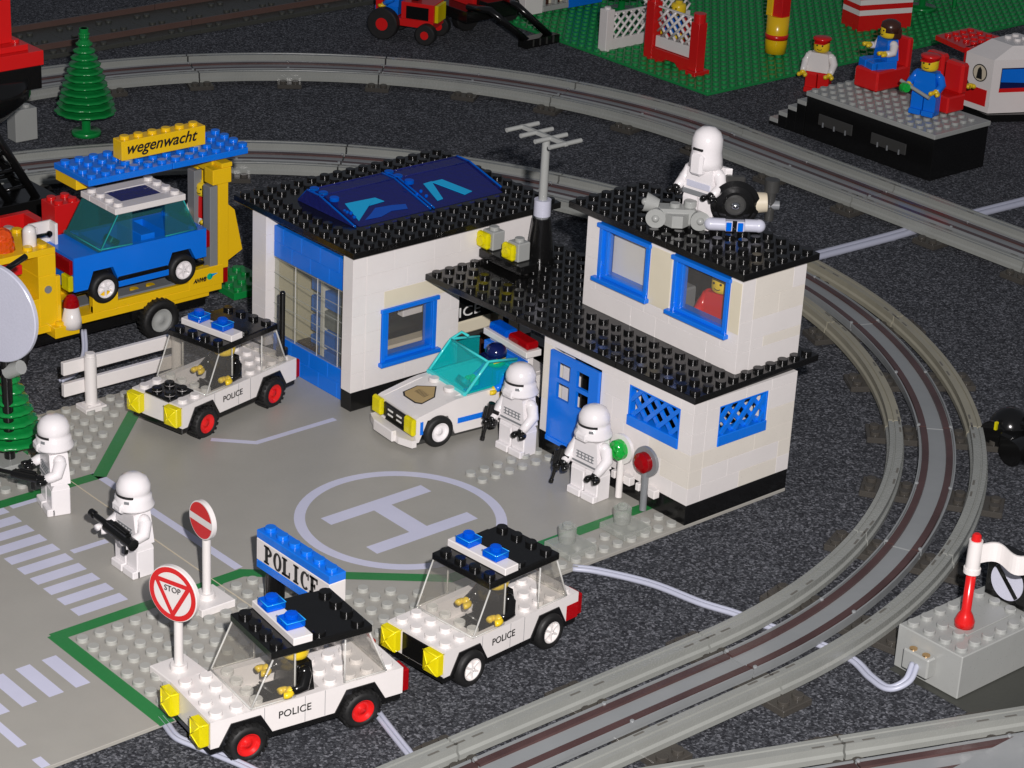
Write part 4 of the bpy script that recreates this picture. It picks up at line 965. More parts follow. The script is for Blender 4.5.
part('mirror', W, lambda mb: (mb.cyl((-39.4, 7.0, 7.3), (-39.4, 7.0, 8.1), .42, .42, 'white', 14), mb.sphere((-39.4, 7.0, 8.15), .42, 'white'), mb.tube([(-39.5, 7.2, 7.7), (-40.5, 9.0, 7.25)], .13, 'black'), mb.sphere((-40.5, 9.0, 7.25), .2, 'black')), oW)
part('back_plate', W, lambda mb: (mb.box(-41.9, -41.7, 8.3, 9.9, 5.6, 7.6, 'white'), mb.box(-41.7, -41.0, 8.3, 8.5, 5.6, 7.6, 'white'), mb.box(-41.7, -41.0, 9.7, 9.9, 5.6, 7.6, 'white')), oW)
for (yy, rr) in ((15.2, 1.3), (4.5, 1.3)):
    for sd in (1, -1):
        def f(mb):
            mb.T = Matrix.Translation((-38.55 if sd == 1 else -42.05, yy, 1.05)) @ Matrix.Rotation(sd*PI/2, 4, 'Y')
            mb.lathe([(0, 0), (rr*.6, 0), (rr, .1), (rr, .75), (rr*.9, .85), (rr*.6, .85), (rr*.58, .7)], 'tblack', n=32); 
            for i in range(24):
                T = mb.T.copy(); mb.T = mb.T @ Matrix.Rotation(2*PI*i/24, 4, 'Z'); mb.box(rr-.02, rr+.06, -.06, .06, .1, .75, 'tblack', 0); mb.T = T
            mb.T = None
        wq = part('wheel', W, f, oW)
        def f(mb):
            mb.T = Matrix.Translation((-38.55 if sd == 1 else -42.05, yy, 1.05)) @ Matrix.Rotation(sd*PI/2, 4, 'Y')
            mb.lathe([(0, .74), (rr*.15, .76), (rr*.2, .68), (rr*.5, .68), (rr*.58, .8), (rr*.6, .7)], 'grey', n=24); mb.T = None
        part('rim', wq, f, oW)
part('wheel_guard', W, lambda mb: mb.box(X1-.6, X1+.1, 13.6, 16.8, 1.9, 2.6, 'black') if 0 else mb.box(X0+.2, X1-.2, 13.5, 16.9, 1.2, 1.88, 'black'), oW)
def pil(mb, side):
    x = X0 if side else X1-.9
    mb.T = Matrix.Translation((0, 1.0 if side else .1, 0))
    mb.box(x, x+.9, 19.75, 20.5, 3.3, 9.6, 'yellow'); mb.box(x+.05, x+.85, 19.15, 19.72, 3.4, 8.9, 'mgrey'); mb.box(x-.02, x+.95, 19.3, 20.7, 9.0, 10.0, 'yellow')
    if side: mb.box(x, x+.9, 19.6, 20.6, 10.0, 10.6, 'yellow')
    else: mb.prism([(20.45, 3.6), (21.7, 4.2), (21.1, 7), (20.45, 7.6)], X1-.6, X1-.2, 'yellow', 'x'); mb.box(x, x+.9, 20.0, 20.8, 10.0, 10.3, 'yellow')
    mb.T = None
part('pillar', W, lambda mb: pil(mb, 0), oW); part('pillar', W, lambda mb: pil(mb, 1), oW)
part('canopy_beam', W, lambda mb: mb.box(X0, X1-1.6, 10.6, 11.4, 9.9, 10.6, 'yellow'), oW); part('canopy_beam', W, lambda mb: mb.box(X0+.95, X1-.95, 20.0, 20.6, 9.4, 10.6, 'yellow'), oW)
cn = part('canopy', W, lambda mb: (mb.box(X0, X1, 10.5, 16.45, 10.62, 11.02, 'blue'), mb.box(X0, X1, 16.5, 22.1, 10.62, 11.02, 'blue'), mb.studs(frange(X0+.5, X1-.4), frange(11, 22), 11.02, 'blue')), oW)
sn = part('sign_board', W, lambda mb: (mb.box(-40.5, -39.5, 13.6, 19.7, 11.32, 12.55, 'yellow'), mb.studs((-40,), frange(14.1, 19.3), 12.55, 'yellow'), mb.cyl((-40, 14.2, 11.0), (-40, 14.2, 11.35), .42, .42, 'grey', 14), mb.cyl((-40, 19.2, 11.0), (-40, 19.2, 11.35), .42, .42, 'grey', 14)), oW)
text(sn, 'wegenwacht', (-39.49+40.3, 14.0-13, 11.72+.25), (0, 1, 0), (0, 0, 1), 1.02, 'ink', shear=.35, bold=.014, width=5.1)
text(W, 'ANWB', (X1+.03+40.3, 17.9-13, 2.75+.25), (0, 1, 0), (0, 0, 1), .4, 'ink', shear=.4, bold=.015, width=1.0)
part('emblem', W, lambda mb: (mb.cyl((X1+.03, 19.15, 2.98), (X1+.05, 19.15, 2.98), .22, .22, 'tcyan', 12), mb.prism([(19.2, 2.9), (19.75, 3.1), (19.3, 3.15)], X1+.03, X1+.05, 'cyanp', 'x')), oW)
part('tail_light', W, lambda mb: mb.box(X1-.6, X1-.2, 20.3, 20.7, 2.2, 3.5, 'tred'), oW)
tag((lambda mb: (mb.lathe([(0, 0), (.62, 0), (.6, .5), (.42, 1.35), (0, 1.35)], 'white', n=20), mb.cyl((0, 0, 1.35), (0, 0, 1.7), .5, .45, 'tred', 14), mb.sphere((0, 0, 1.7), .42, 'tred', 12), mb.build('warning_lamp'))[-1])(MB()), 'white cone lamp with red dome standing on the truck step', 'lamp').location = (-38.0, 8.9, 2.05)
figure('red and white toy figure standing at the back of the yellow truck', (-41.4, 20.9, 4.2), .2, 'white', 'red', 'white', 'skin', 'skin', None, False, .9)
# green plate behind the truck and red vehicle
tag((lambda mb: (mb.box(-44.5, -40.5, 22.6, 26.0, TZ+.01, TZ+.5, 'green'), mb.studs(frange(-44, -41), (23.2, 24.2, 25.2), TZ+.5, 'green'), mb.build('green_plate'))[-1])(MB()), 'green plate on the carpet behind the yellow truck', 'plate')
# blue car on the truck
BC = thing('blue_car', 'blue car with white roof and teal windows loaded on the yellow truck', 'toy car', (-40.35, 14.15, 2.9), 0)
BO = (-2, -4.8, 0)
def f(mb):
    zb, zt = 1.15, 3.35
    def side(x0, x1):
        ys = [0, .95, 1.35, 2.75, 3.2, 6.6, 7.05, 8.4, 8.8, 9.6]; lo = [zb, zb, 2.25, 2.25, zb, zb, 2.25, 2.25, zb+.3, zb+.3]
        for i in range(9):
            mb.add([(x, y, z) for x in (x0, x1) for (y, z) in ((ys[i], lo[i]), (ys[i+1], lo[i+1]), (ys[i+1], zt), (ys[i], zt))], [(0, 1, 2, 3), (4, 7, 6, 5), (0, 4, 5, 1), (3, 2, 6, 7), (0, 3, 7, 4), (1, 5, 6, 2)], 'blue')
    side(3.6, 4); side(0, .4); mb.box(.4, 3.6, 0, 2.6, 2.3, zt, 'blue', 0); mb.box(.4, 3.6, 0, .4, zb, 2.3, 'blue', 0); mb.box(.4, 3.6, 7.2, 9.6, 2.3, zt, 'blue', 0); mb.box(.4, 3.6, 9.2, 9.6, 1.4, 2.3, 'blue', 0)
    mb.box(.4, 3.6, 2.6, 7.2, 1.3, 1.6, 'blue', 0); mb.box(3.55, 4.02, 3.0, 6.8, .8, 1.2, 'blue'); mb.box(.6, 3.4, 5.2, 6.2, 1.6, 3.6, 'blue'); mb.studs((3.5, .5), (2.2, 8.9), zt, 'blue')
part('body', BC, f, BO)
part('chassis', BC, lambda mb: (mb.box(.1, 3.97, .1, 9.5, .95, 1.14, 'black'), mb.box(3.9, 4.05, 3.1, 6.7, 1.2, 1.5, 'black'), mb.box(.3, 3.6, .9, 3.1, 1.15, 2.2, 'black'), mb.box(.3, 3.6, 6.8, 8.7, 1.15, 2.2, 'black')), BO)
for (c, s_) in ((2.1, 1), (7.75, 1), (2.1, -1), (7.75, -1)): wheel(BC, 3.4 if s_ == 1 else .6, c, 1.0, .98, 'pure', s_, False, .85, 'spoke')
part('front_light', BC, lambda mb: (mb.box(3.05, 3.95, -.35, 0, 1.2, 2.2, 'tyel', .06), mb.box(.05, .95, -.35, 0, 1.2, 2.2, 'tyel', .06), mb.box(.05, 3.95, -.25, 0, 2.25, 3.2, 'tred', .06)), BO)
part('tail_light', BC, lambda mb: (mb.box(3.0, 3.95, 9.6, 9.95, 2.0, 3.1, 'tred', .06), mb.box(0, .95, 9.6, 9.95, 2.0, 3.1, 'tred', .06)), BO)
def f(mb):
    mb.prism([(1.8, 3.4), (3.1, 5.5), (3.25, 5.5), (1.95, 3.4)], .05, 3.95, 'tteal', 'x'); mb.box(0, 4, 1.7, 1.95, 3.36, 3.6, 'tteal')
    for x in (.02, 3.9): mb.prism([(1.85, 3.4), (3.15, 5.5), (4.2, 5.5), (4.2, 3.4)], x, x+.08, 'tteal', 'x')
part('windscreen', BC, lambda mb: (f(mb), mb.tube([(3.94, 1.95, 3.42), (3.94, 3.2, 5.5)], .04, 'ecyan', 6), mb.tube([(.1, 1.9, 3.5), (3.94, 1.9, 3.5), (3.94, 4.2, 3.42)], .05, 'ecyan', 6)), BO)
def f(mb):
    mb.prism([(9.0, 3.4), (8.0, 5.5), (7.85, 5.5), (8.85, 3.4)], .05, 3.95, 'tteal', 'x')
    for x in (.02, 3.9): mb.prism([(6.6, 3.4), (8.9, 3.4), (7.95, 5.5), (6.6, 5.5)], x, x+.08, 'tteal', 'x')
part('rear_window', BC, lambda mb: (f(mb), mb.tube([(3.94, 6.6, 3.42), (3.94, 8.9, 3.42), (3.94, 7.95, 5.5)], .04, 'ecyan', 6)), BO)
rf = part('roof', BC, lambda mb: (mb.box(0, 1.05, 3.0, 8.1, 5.52, 5.92, 'white'), mb.box(2.95, 4, 3.0, 8.1, 5.52, 5.92, 'white'), mb.box(1.05, 2.95, 3.0, 4.1, 5.52, 5.92, 'white'), mb.box(1.05, 2.95, 7.0, 8.1, 5.52, 5.92, 'white'), mb.studs((.5, 1.5, 2.5, 3.5), (3.5, 7.6), 5.92, 'white')), BO)
part('sunroof', rf, lambda mb: mb.box(1.05, 2.95, 4.1, 7.0, 5.6, 5.88, 'tdblue', .02), BO)
part('steering_wheel', BC, lambda mb: mb.cyl((2.7, 3.4, 3.3), (2.7, 3.6, 3.6), .5, .5, 'black', 14), BO)
# red wagon behind, crane above it
RW = thing('red_wagon', 'red wagon with grey studs behind the yellow truck', 'toy wagon', (-48.5, 12, TZ))
part('body', RW, lambda mb: (mb.box(-2.5, 2.5, -14, 1.6, 2.6, 3.0, 'grey'), mb.box(2.1, 2.6, -14, 1.6, 3.0, 4.9, 'red'), mb.box(-2.6, -2.1, -14, 1.6, 3.0, 4.9, 'red'), mb.box(-2.1, 2.1, 1.0, 1.6, 3.0, 4.9, 'red'), mb.box(.9, 2.6, .6, 2.6, 4.9, 6.9, 'red'), mb.studs((1.3, 2.2), (1.1, 2.1), 6.9, 'red'), mb.box(-2, 2, -12, .1, 3.0, 4.3, 'grey'), mb.studs(frange(-1.5, 1.5), frange(-9.5, -.5), 4.3, 'grey', 10), mb.box(2.1, 2.7, -5.6, -4.2, 4.9, 5.6, 'red')))
for yy in (-4.5, -2.2, .2): part('hole_rim', RW, lambda mb: mb.cyl((2.6, yy, 4.2), (2.66, yy, 4.2), .26, .26, 'mgrey', 12))
for yy in (-10, -.5):
    for xx in (-2.2, 2.2): part('wheel', RW, lambda mb: mb.cyl((xx-.5, yy, 1.1), (xx+.5, yy, 1.1), 1.1, 1.1, 'tblack', 24))
part('chassis', RW, lambda mb: mb.box(-2, 2, -13, 1.4, 1.4, 2.58, 'black'))
K2 = thing('crane', 'black lattice crane with a red cabin cut off by the left edge', 'crane', (-60, 14, TZ)); cz = 1.0
part('cabin', K2, lambda mb: (mb.box(-3, 3, -3, 4.6, 12.4, 13.4, 'red'), mb.box(-3, 2.4, -3, 3.8, 13.4, 13.8, 'red'), mb.studs(frange(-2.5, 1.5), (3.3,), 13.8, 'red'), mb.box(-3, 1.5, -3, 3.1, 13.8, 24, 'red')))
part('turntable', K2, lambda mb: (mb.lathe([(0, 8.6), (2.5, 8.6), (4.2, 10.2), (4.2, 11.6), (0, 11.6)], 'black', (0, .4, 0)), mb.box(-3, 3, -3, 4.4, 10.8, 12.38, 'black')))
def f(mb):
    for x in (1.0, 3.4):
        A0, A1 = Vector((x, -.2, 9.6)), Vector((x, 3.6, 3.0)); B0, B1 = Vector((x, -2.4, 9.4)), Vector((x, 1.6, 3.0))
        mb.tube([A0, A1], .30, 'black', 6); mb.tube([B0, B1], .30, 'black', 6)
        for k in range(6): mb.tube([A0.lerp(A1, k/5), B0.lerp(B1, k/5)], .14, 'black', 6)
    for k in range(6): mb.tube([A0.lerp(A1, k/5), A0.lerp(A1, k/5)-Vector((2.4, 0, 0))], .14, 'black', 6)
    mb.box(0, 4, -6, 4.8, 0, 3.4, 'black')
part('frame', K2, f)
tag((lambda mb: (mb.box(-77.3, -76.0, 27.0, 28.9, TZ+.02, 2.3, 'grey'), mb.stud(-76.6, 28.3, 2.3, 'grey'), mb.stud(-76.6, 27.5, 2.3, 'grey'), mb.build('grey_block'))[-1])(MB()), 'light grey block left of the tall green pine', 'block')
# ------------------------------------------------------------------ red tractor and black loader at the top
TR = thing('tractor', 'red toy tractor with black tyres and red hubs at the top edge', 'toy tractor', (-84.3, 70.9, TZ), -1.05)
TR.scale = (.82, .82, .82)
part('body', TR, lambda mb: (mb.box(-1.6, 1.6, -1.4, 4.6, 1.6, 2.4, 'red'), mb.box(-1.5, 1.5, .8, 4.6, 2.4, 4.3, 'red'), mb.box(1.5, 1.56, 1.4, 4.0, 2.5, 3.9, 'black', 0), mb.box(-1.5, 1.5, -2.2, -1.4, 1.6, 5.2, 'red'), mb.box(-.6, .6, 1.6, 2.4, 4.3, 6.5, 'black')))
part('grille', TR, lambda mb: (mb.box(-1.2, 1.2, 4.6, 5.0, 2.3, 4.2, 'tyel')))
for (yy, r_, xx) in ((-1.0, 1.75, 1.6), (4.0, 1.15, 1.6), (-1.0, 1.75, -2.6), (4.0, 1.15, -2.6)):
    wq = part('wheel', TR, lambda mb: mb.cyl((xx, yy, r_), (xx+1, yy, r_), r_, r_, 'tblack', 28, True, .12)); part('rim', wq, lambda mb: mb.cyl((xx+.8, yy, r_), (xx+1.03, yy, r_), r_*.42, r_*.40, 'red', 20))
figure('blue overalled toy driver on the red tractor', (-84.5, 70.8, .9), -1.05, 'blue', 'blue', 'blue', 'skin', 'skin', 'cap', True, 1.0)
LO = thing('loader', 'black loader with a low bucket arm and red hubs at the top edge', 'toy vehicle', (-80, 78, TZ))
part('body', LO, lambda mb: (mb.box(-4.4, .5, -3.2, 2.8, 1.7, 2.7, 'black'), mb.box(-4.0, -.6, -1.6, 2.4, 2.7, 4.2, 'red'), mb.studs((-1.2, -2.2), (-1, 0, 1), 4.2, 'red'), mb.box(-.6, 1.0, -1.2, 1.4, 2.7, 3.4, 'black')))
part('arm', LO, lambda mb: mb.tube([(1.0, 1.0, 3.4), (4.2, -.6, 3.9), (4.7, 3.2, .6)], .34, 'black', 8)); part('arm', LO, lambda mb: mb.tube([(0, -2.6, 3.0), (3.5, -3.1, 3.6), (4.8, .3, .6)], .34, 'black', 8))
part('bucket', LO, lambda mb: (mb.prism([(4.2, -.2), (5.3, -.2), (5.2, 3.9), (4.1, 3.6)], .05, .85, 'black', 'z'), [mb.box(5.2, 5.35, y, y+.12, .2, .8, 'dgrey', 0) for y in (.6, 1.4, 2.2, 3.0)]))
for (xx, yy) in ((-3.0, -.7), (-3.0, 4.2)):
    wq = part('wheel', LO, lambda mb: mb.cyl((xx, yy, 1.3), (xx+.9, yy, 1.3), 1.35, 1.35, 'tblack', 24, True, .1)); part('rim', wq, lambda mb: mb.cyl((xx+.8, yy, 1.3), (xx+.93, yy, 1.3), .55, .5, 'red', 16))
# ------------------------------------------------------------------ green baseplate and what stands on it
GP = thing('baseplate', 'green studded baseplate at the top of the photo', 'baseplate', (-72, 98, TZ))
part('plate', GP, lambda mb: (mb.box(-16, 16, -16, 36, 0, .22, 'gplate', .02), mb.studs(frange(-15.5, 15.5), frange(-15.5, 34.5), .22, 'gplate', 8)))
def lat_panel(mb, y0, y1, z0, z1, x, m):
    mb.box(x-.2, x+.2, y0, y1, z0, z0+1.0, m); mb.box(x-.15, x+.15, y0, y1, z1-.12, z1, m)
    h = z1-.12-z0-1.0; zb = z0+1.0
    k = y0-h
    while k < y1:
        for sg in (1, -1):
            pts = [(k+h*j/24 if sg == 1 else k+h-h*j/24, zb+h*j/24) for j in range(25)]; pts = [q for q in pts if y0 <= q[0] <= y1]
            if len(pts) > 3: mb.tube([(x+(.08 if sg == 1 else -.08), a, b) for a, b in (pts[0], pts[-1])], .13, m, 5)
        k += .95
def lat_fence(label, x, y0, y1, post=True, rz=0):
    t = thing('lattice_fence', label, 'fence', (x, (y0+y1)/2, 0), rz, 'white lattice fences on the green plate'); l = (y1-y0)/2
    part('panel', t, lambda mb: lat_panel(mb, -l, l, 0, 3.4, 0, 'white'))
    if post: part('post', t, lambda mb: (mb.box(-.5, .5, -l-.9, -l, 0, 3.8, 'white'), mb.stud(0, -l-.45, 3.8, 'white')))
    return t
lat_fence('white lattice fence with post left of the red gate', -70.2, 83.7, 88.6)
lat_fence('white lattice fence behind the red gate', -73.5, 91.0, 97.0, False, .0)
GT = thing('gate', 'red gateway holding a white lattice gate on the green plate', 'gate', (-63.5, 85.2, 0), 0)
part('post', GT, lambda mb: (mb.box(-3.3, -2.3, -.5, .5, 0, 5.2, 'red'), mb.cyl((-2.8, 0, 5.2), (-2.8, 0, 6.2), .5, .5, 'red', 14)))
part('post', GT, lambda mb: (mb.box(2.3, 3.3, -.5, .5, 0, 4.6, 'red'), mb.cyl((2.8, 0, 4.6), (2.8, 0, 5.4), .55, .55, 'red', 14), mb.box(2.4, 3.6, -.9, .9, 0, .4, 'red')))
part('sill', GT, lambda mb: mb.prism([(-2.3, 0), (-1.2, 0), (-.6, .5), (.6, .5), (1.2, 0), (2.3, 0), (2.3, 1.2), (-2.3, 1.2)], -.45, .45, 'red', 'y'))
def f(mb):
    mb.T = Matrix.Rotation(PI/2, 4, 'Z'); lat_panel(mb, -2.2, 2.2, 1.25, 4.9, 0, 'white'); mb.T = None
part('gate_panel', GT, f)
figure('yellow headed toy figure with blue top behind the red gate', (-66.3, 88.2, 0), .1, 'red', 'blue', 'red', 'skin', 'skin', None)
ba = thing('yellow_bin', 'yellow round barrel with a red band on the green plate', 'barrel', (-61.2, 95.8, 0))
part('body', ba, lambda mb: mb.lathe([(0, .2), (.95, .2), (1.0, 1.2), (1.0, 1.9)], 'yellow', n=24)); part('band', ba, lambda mb: mb.lathe([(1.02, 1.5), (1.04, 1.5), (1.04, 1.95), (1.0, 1.95)], 'red', n=24))
part('top', ba, lambda mb: (mb.lathe([(1.0, 1.95), (1.0, 3.6), (.85, 3.6), (0, 3.55)], 'yellow', n=24), mb.box(-.3, .8, -.5, .6, 3.5, 8, 'red'), mb.box(-1.0, -.3, -.6, .4, 3.5, 8, 'yellow')))
st = thing('striped_base', 'red and white striped brick base on the green plate', 'brick stack', (-64.3, 112.2, 0))
part('stack', st, lambda mb: [mb.prism([(-.6, -3.4), (2.0, -4), (3.8, 1.4), (.4, 2.4)], .0+z0, z1, m, 'z') for z0, z1, m in ((0, 1.5, 'red'), (1.5, 2.0, 'white'), (2.0, 2.5, 'red'), (2.5, 3.0, 'white'), (3.0, 3.5, 'red'), (3.5, 4.0, 'white'), (4.0, 5.4, 'red'))])
bu = pine('dark green toy pine at the top edge of the green plate, behind the lattice fence', (-79, 93.5, 0), 9, 3.0, 9)
bu = pine('dark green toy pine at the top edge beyond the striped base', (-64.5, 120.0, 0), 9, 2.8, 9)
fl = thing('flower', 'yellow flower on a green stem near the top right corner', 'flower', (-62.8, 122.8, 0)); part('bloom', fl, lambda mb: (mb.cyl((0, 0, 3.0), (0, 0, 3.4), 1.6, 1.6, 'yellow', 10), mb.sphere((0, 0, 3.4), .5, 'yellow'))); part('stem', fl, lambda mb: mb.cyl((0, 0, 0), (0, 0, 3), .2, .2, 'green', 8))
wc = thing('window_wall', 'white wall with grey framed windows at the top edge of the green plate', 'wall', (-82.5, 86.8, 0))
part('wall', wc, lambda mb: (mb.box(-.5, .5, -2.8, -.6, .2, 7, 'white'), mb.box(-.5, .5, 2.6, 7, .2, 7, 'blue'))); part('window', wc, lambda mb: (mb.box(-.4, .6, -.6, 2.6, .3, .8, 'grey'), [mb.box(-.3, .55, y, y+.3, .8, 6.5, 'grey') for y in (-.6, .9, 2.3)], mb.box(-.2, -.1, -.3, 2.4, .8, 6, 'old'), mb.box(-.05, 0.1, .1, .5, .8, 6, 'brown'), mb.box(-.05, .1, 1.5, 1.9, .8, 6, 'brown')))
# ------------------------------------------------------------------ platform with figures, right
PF = thing('platform', 'black brick station platform with grey studded top and grey steps', 'platform', (-38.5, 84, TZ))
oP = (38.5, -84, 0)
part('base', PF, lambda mb: (mb.box(-44.0, -30.7, 81, 87.6, 0, 3.4, 'black'), [mb.box(-42.5+q, -38.9+q, 80.9, 81.02, 1.4, 2.3, 'dgrey', .05) for q in (0, 5.6)], [mb.box(x, x+.12, 80.85, 80.95, 1.3, 1.7, 'mgrey', .01) for x in (-42, -40.8, -39.6, -36.2, -35.2, -34)]), oP)
part('top', PF, lambda mb: (mb.box(-44.05, -30.6, 80.9, 87.7, 3.42, 3.8, 'grey'), mb.studs(frange(-43.55, -31.0), frange(81.4, 87.3), 3.8, 'grey', 10)), oP)
for k in range(4): part('step', PF, lambda mb: (mb.box(-44.06-.95*(k+1), -44.06-.95*k, 81, 85.4, 0, 2.5-.75*k, 'black'), mb.box(-44.06-.95*(k+1), -44.06-.95*k, 81, 85.4, 2.5-.75*k, 2.85-.75*k, 'grey')), oP)
figure('toy figure with red cap, white shirt and red legs behind the platform steps', (-51.9, 91.3, TZ), .45, 'red', 'white', 'white', 'skin', 'skin', 'cap', up=(-1.3, -1.2))
ch = thing('red_chair', 'red toy seat under the brown haired figure', 'seat', (-41.2, 87.2, 3.8)); part('seat', ch, lambda mb: mb.box(-1.3, 1.2, -2.5, 1.6, 0.02, 1.7, 'red', .15)); part('backrest', ch, lambda mb: mb.box(-1.3, 1.2, 1.0, 1.6, 1.5, 4.0, 'red', .15))
figure('toy woman figure with brown hair and blue overalls seated on a red seat', (-41.2, 86.9, 3.8+.5), -.3, 'blue', 'blue', 'white', 'skin', 'skin', 'hair', True, up=(.2, .0))
figure('toy conductor in blue suit and red cap on the platform', (-34.3, 83.9, 3.8), .25, 'blue', 'blue', 'blue', 'skin', 'skin', 'cap', up=(-.3, -.6))
ba2 = thing('signal_baton', 'grey baton with green lens held by the toy conductor', 'baton', (-34.3, 82.6, 5.9)); part('rod', ba2, lambda mb: mb.cyl((-1.4, -.3, .5), (1.5, -.2, -.2), .14, .14, 'grey', 10)); part('lens', ba2, lambda mb: mb.cyl((-.9, -.5, .1), (-.4, -.7, .2), .4, .35, 'tgreen', 10))
for (x, y, h_, lab) in ((-37.2, 88.2, 5.6, 'red high backed seat behind the toy conductor'), (-33.9, 86.6, 5.9, 'red high backed seat at the platform end nearest the white cabin')):
    c_ = thing('red_chair', lab, 'seat', (x, y, 3.8)); part('seat', c_, lambda mb: mb.box(-.9, .9, -1.5, .6, .05, 1.4, 'red', .12)); part('backrest', c_, lambda mb: mb.box(-.95, .95, -.2, .7, 1.4, h_-2, 'red', .2))
figure('dark toy figure with yellow hands behind the red seat', (-38.9, 92.8, .9), 1.2, 'black', 'black', 'black', 'skin', 'black', None, up=(.3, .3), face=False)
# white and red vehicle cabin
V = thing('ambulance_cabin', 'white cabin vehicle with red stripe and round emblem at the right edge', 'toy vehicle', (-38.2, 97.3, TZ))
import math as _m
ux, uy = .80, .60
Pp = [(0, 0), (-2.7, -.1), (-5.6, 6.0), (-.2+1.2, 8.5), (4.6, 3.4)]
part('body', V, lambda mb: (mb.prism([(0, 0), (-3.0, .1), (-3.0, 6.2), (2.1, 6.2), (2.1, 4.4)], 1.7, 5.3, 'white', 'z'), mb.prism([(.02, -.02), (-3.02, .08), (-3.02, 6.2), (-2.9, 6.2), (0, .1)], 1.2, 1.7, 'white', 'z'), mb.prism([(0, 0), (-3.0, .1), (-3.0, 6.2), (2.1, 6.2), (2.1, 4.4)], .7, 1.7, 'white', 'z')))
part('roof', V, lambda mb: (mb.add([(0, 0, 5.3), (-3.0, .1, 5.3), (-3, 6.2, 5.3), (2.1, 6.2, 5.3), (2.1, 4.4, 5.3), (.2, 2.0, 6.3), (-2.2, 2.2, 6.3), (-2.2, 5.6, 6.3), (1.4, 5.6, 6.3), (1.4, 4.2, 6.3)], [(0, 1, 6, 5), (1, 2, 7, 6), (2, 3, 8, 7), (3, 4, 9, 8), (4, 0, 5, 9), (5, 6, 7, 8, 9)], 'white'), mb.studs((-1.6, -.6, .4), (3.6, 4.6), 6.3, 'white')))
part('red_stripe', V, lambda mb: mb.prism([(-.35, -.05), (-2.9, .02), (-2.9, .1), (-.35, .1)], 1.2, 2.6, 'red', 'z'))
part('emblem', V, lambda mb: (mb.cyl((-1.3, .0, 3.9), (-1.3, -.03, 3.9), .75, .75, 'ink', 24), mb.cyl((-1.3, -.02, 3.9), (-1.3, -.045, 3.9), .66, .66, 'tan', 24), mb.prism([(-1.6, 3.4), (-1.0, 3.4), (-1.1, 4.2), (-1.3, 4.45), (-1.5, 4.2)], -.07, -.04, 'ink', 'y')))
part('window', V, lambda mb: (mb.add([(.36, .70, 2.7), (1.95, 4.05, 2.7), (1.95, 4.05, 4.6), (.36, .70, 4.6)], [(0, 1, 2, 3)], 'dblue'), mb.add([(.40, .74, 3.4), (1.95, 4.0, 3.2), (1.95, 4.0, 4.5), (.40, .74, 4.5)], [(0, 1, 2, 3)], 'blue'), mb.add([(.36, .66, 2.5), (1.98, 4.1, 2.5), (1.98, 4.1, 2.85), (.36, .66, 2.85)], [(0, 1, 2, 3)], 'red')))
part('chassis', V, lambda mb: mb.prism([(-3.2, .4), (.2, -.3), (3.0, 4.8), (3, 7), (-3.2, 7)], .05, .66, 'black', 'z'))
part('red_panel', V, lambda mb: mb.box(2.6, 5.5, 3.6, 6.0, .8, 4.4, 'red'))
part('red_wing', V, lambda mb: (mb.prism([(-7.5, 1.4), (-3.6, .4), (-3.6, 6), (-7.5, 6)], 5.0, 5.4, 'red', 'z'), mb.studs((-6.8, -5.8, -4.8, -4.0), (2.2, 3.2, 4.2, 5.2), 5.4, 'red', 10), mb.box(-3.8, -3.05, .8, 6, 1.0, 5.4, 'red')))
# black machine at the right edge
bm_ = thing('black_machine', 'shiny black rounded machine beside the track at the right edge', 'toy vehicle', (3.5, 47.5, TZ))
part('body', bm_, lambda mb: (mb.sphere((0, 0, 1.2), 1.25, 'black'), mb.cyl((-.2, -1.3, .8), (-.2, .2, .8), 1.0, 1.0, 'black', 20), mb.box(.4, 5, -1.6, .4, .1, 1.5, 'black', .15), mb.cyl((1.8, -2.2, .8), (1.8, -.4, .8), .8, .8, 'black', 16), mb.sphere((-.9, .9, .8), .85, 'black'), mb.box(-.8, 1.6, -.4, .9, 1.6, 2.0, 'black', .08), mb.studs((.2, 1.1), (.2,), 2.0, 'black')))
part('yellow_mark', bm_, lambda mb: mb.box(-.1, .06, -1.45, -1.25, 1.4, 1.9, 'tyel', .01))
# signal block with flag
SB = thing('signal_block', 'grey eight stud long signal control block on a dark plate', 'control block', (18.4, 26.3, TZ))
def f(mb):
    mb.box(-2, 2, -4, 4.5, .06, 2.4, 'grey', .05); mb.studs(frange(-1.5, 1.5), frange(-3.5, 3.5), 2.4, 'grey', 14, lambda x, y: -1 < x < 1 and -2 < y < 1.4)
    mb.box(-.6, .8, -2.2, 1.4, 2.4, 2.46, 'grey')
part('body', SB, f)
part('plug', SB, lambda mb: (mb.box(-1.1, .5, -4.6, -4.0, .6, 1.7, 'grey', .08), mb.cyl((-.7, -4.3, 1.7), (-.7, -4.3, 1.76), .2, .2, 'brass', 12), mb.cyl((.1, -4.3, 1.7), (.1, -4.3, 1.76), .2, .2, 'brass', 12)))
FG = thing('signal_flag', 'white wavy flag on a red pole standing on the signal block', 'flag', (18.5, 24.7, 2.17))
part('pole', FG, lambda mb: (mb.lathe([(0, 0), (.48, 0), (.5, .35), (.36, .7), (.24, .9), (.24, 3.3), (0, 3.3)], 'red', n=20), mb.cyl((0, 0, 4.75), (0, 0, 5.1), .26, .22, 'red', 14, True, .08)))
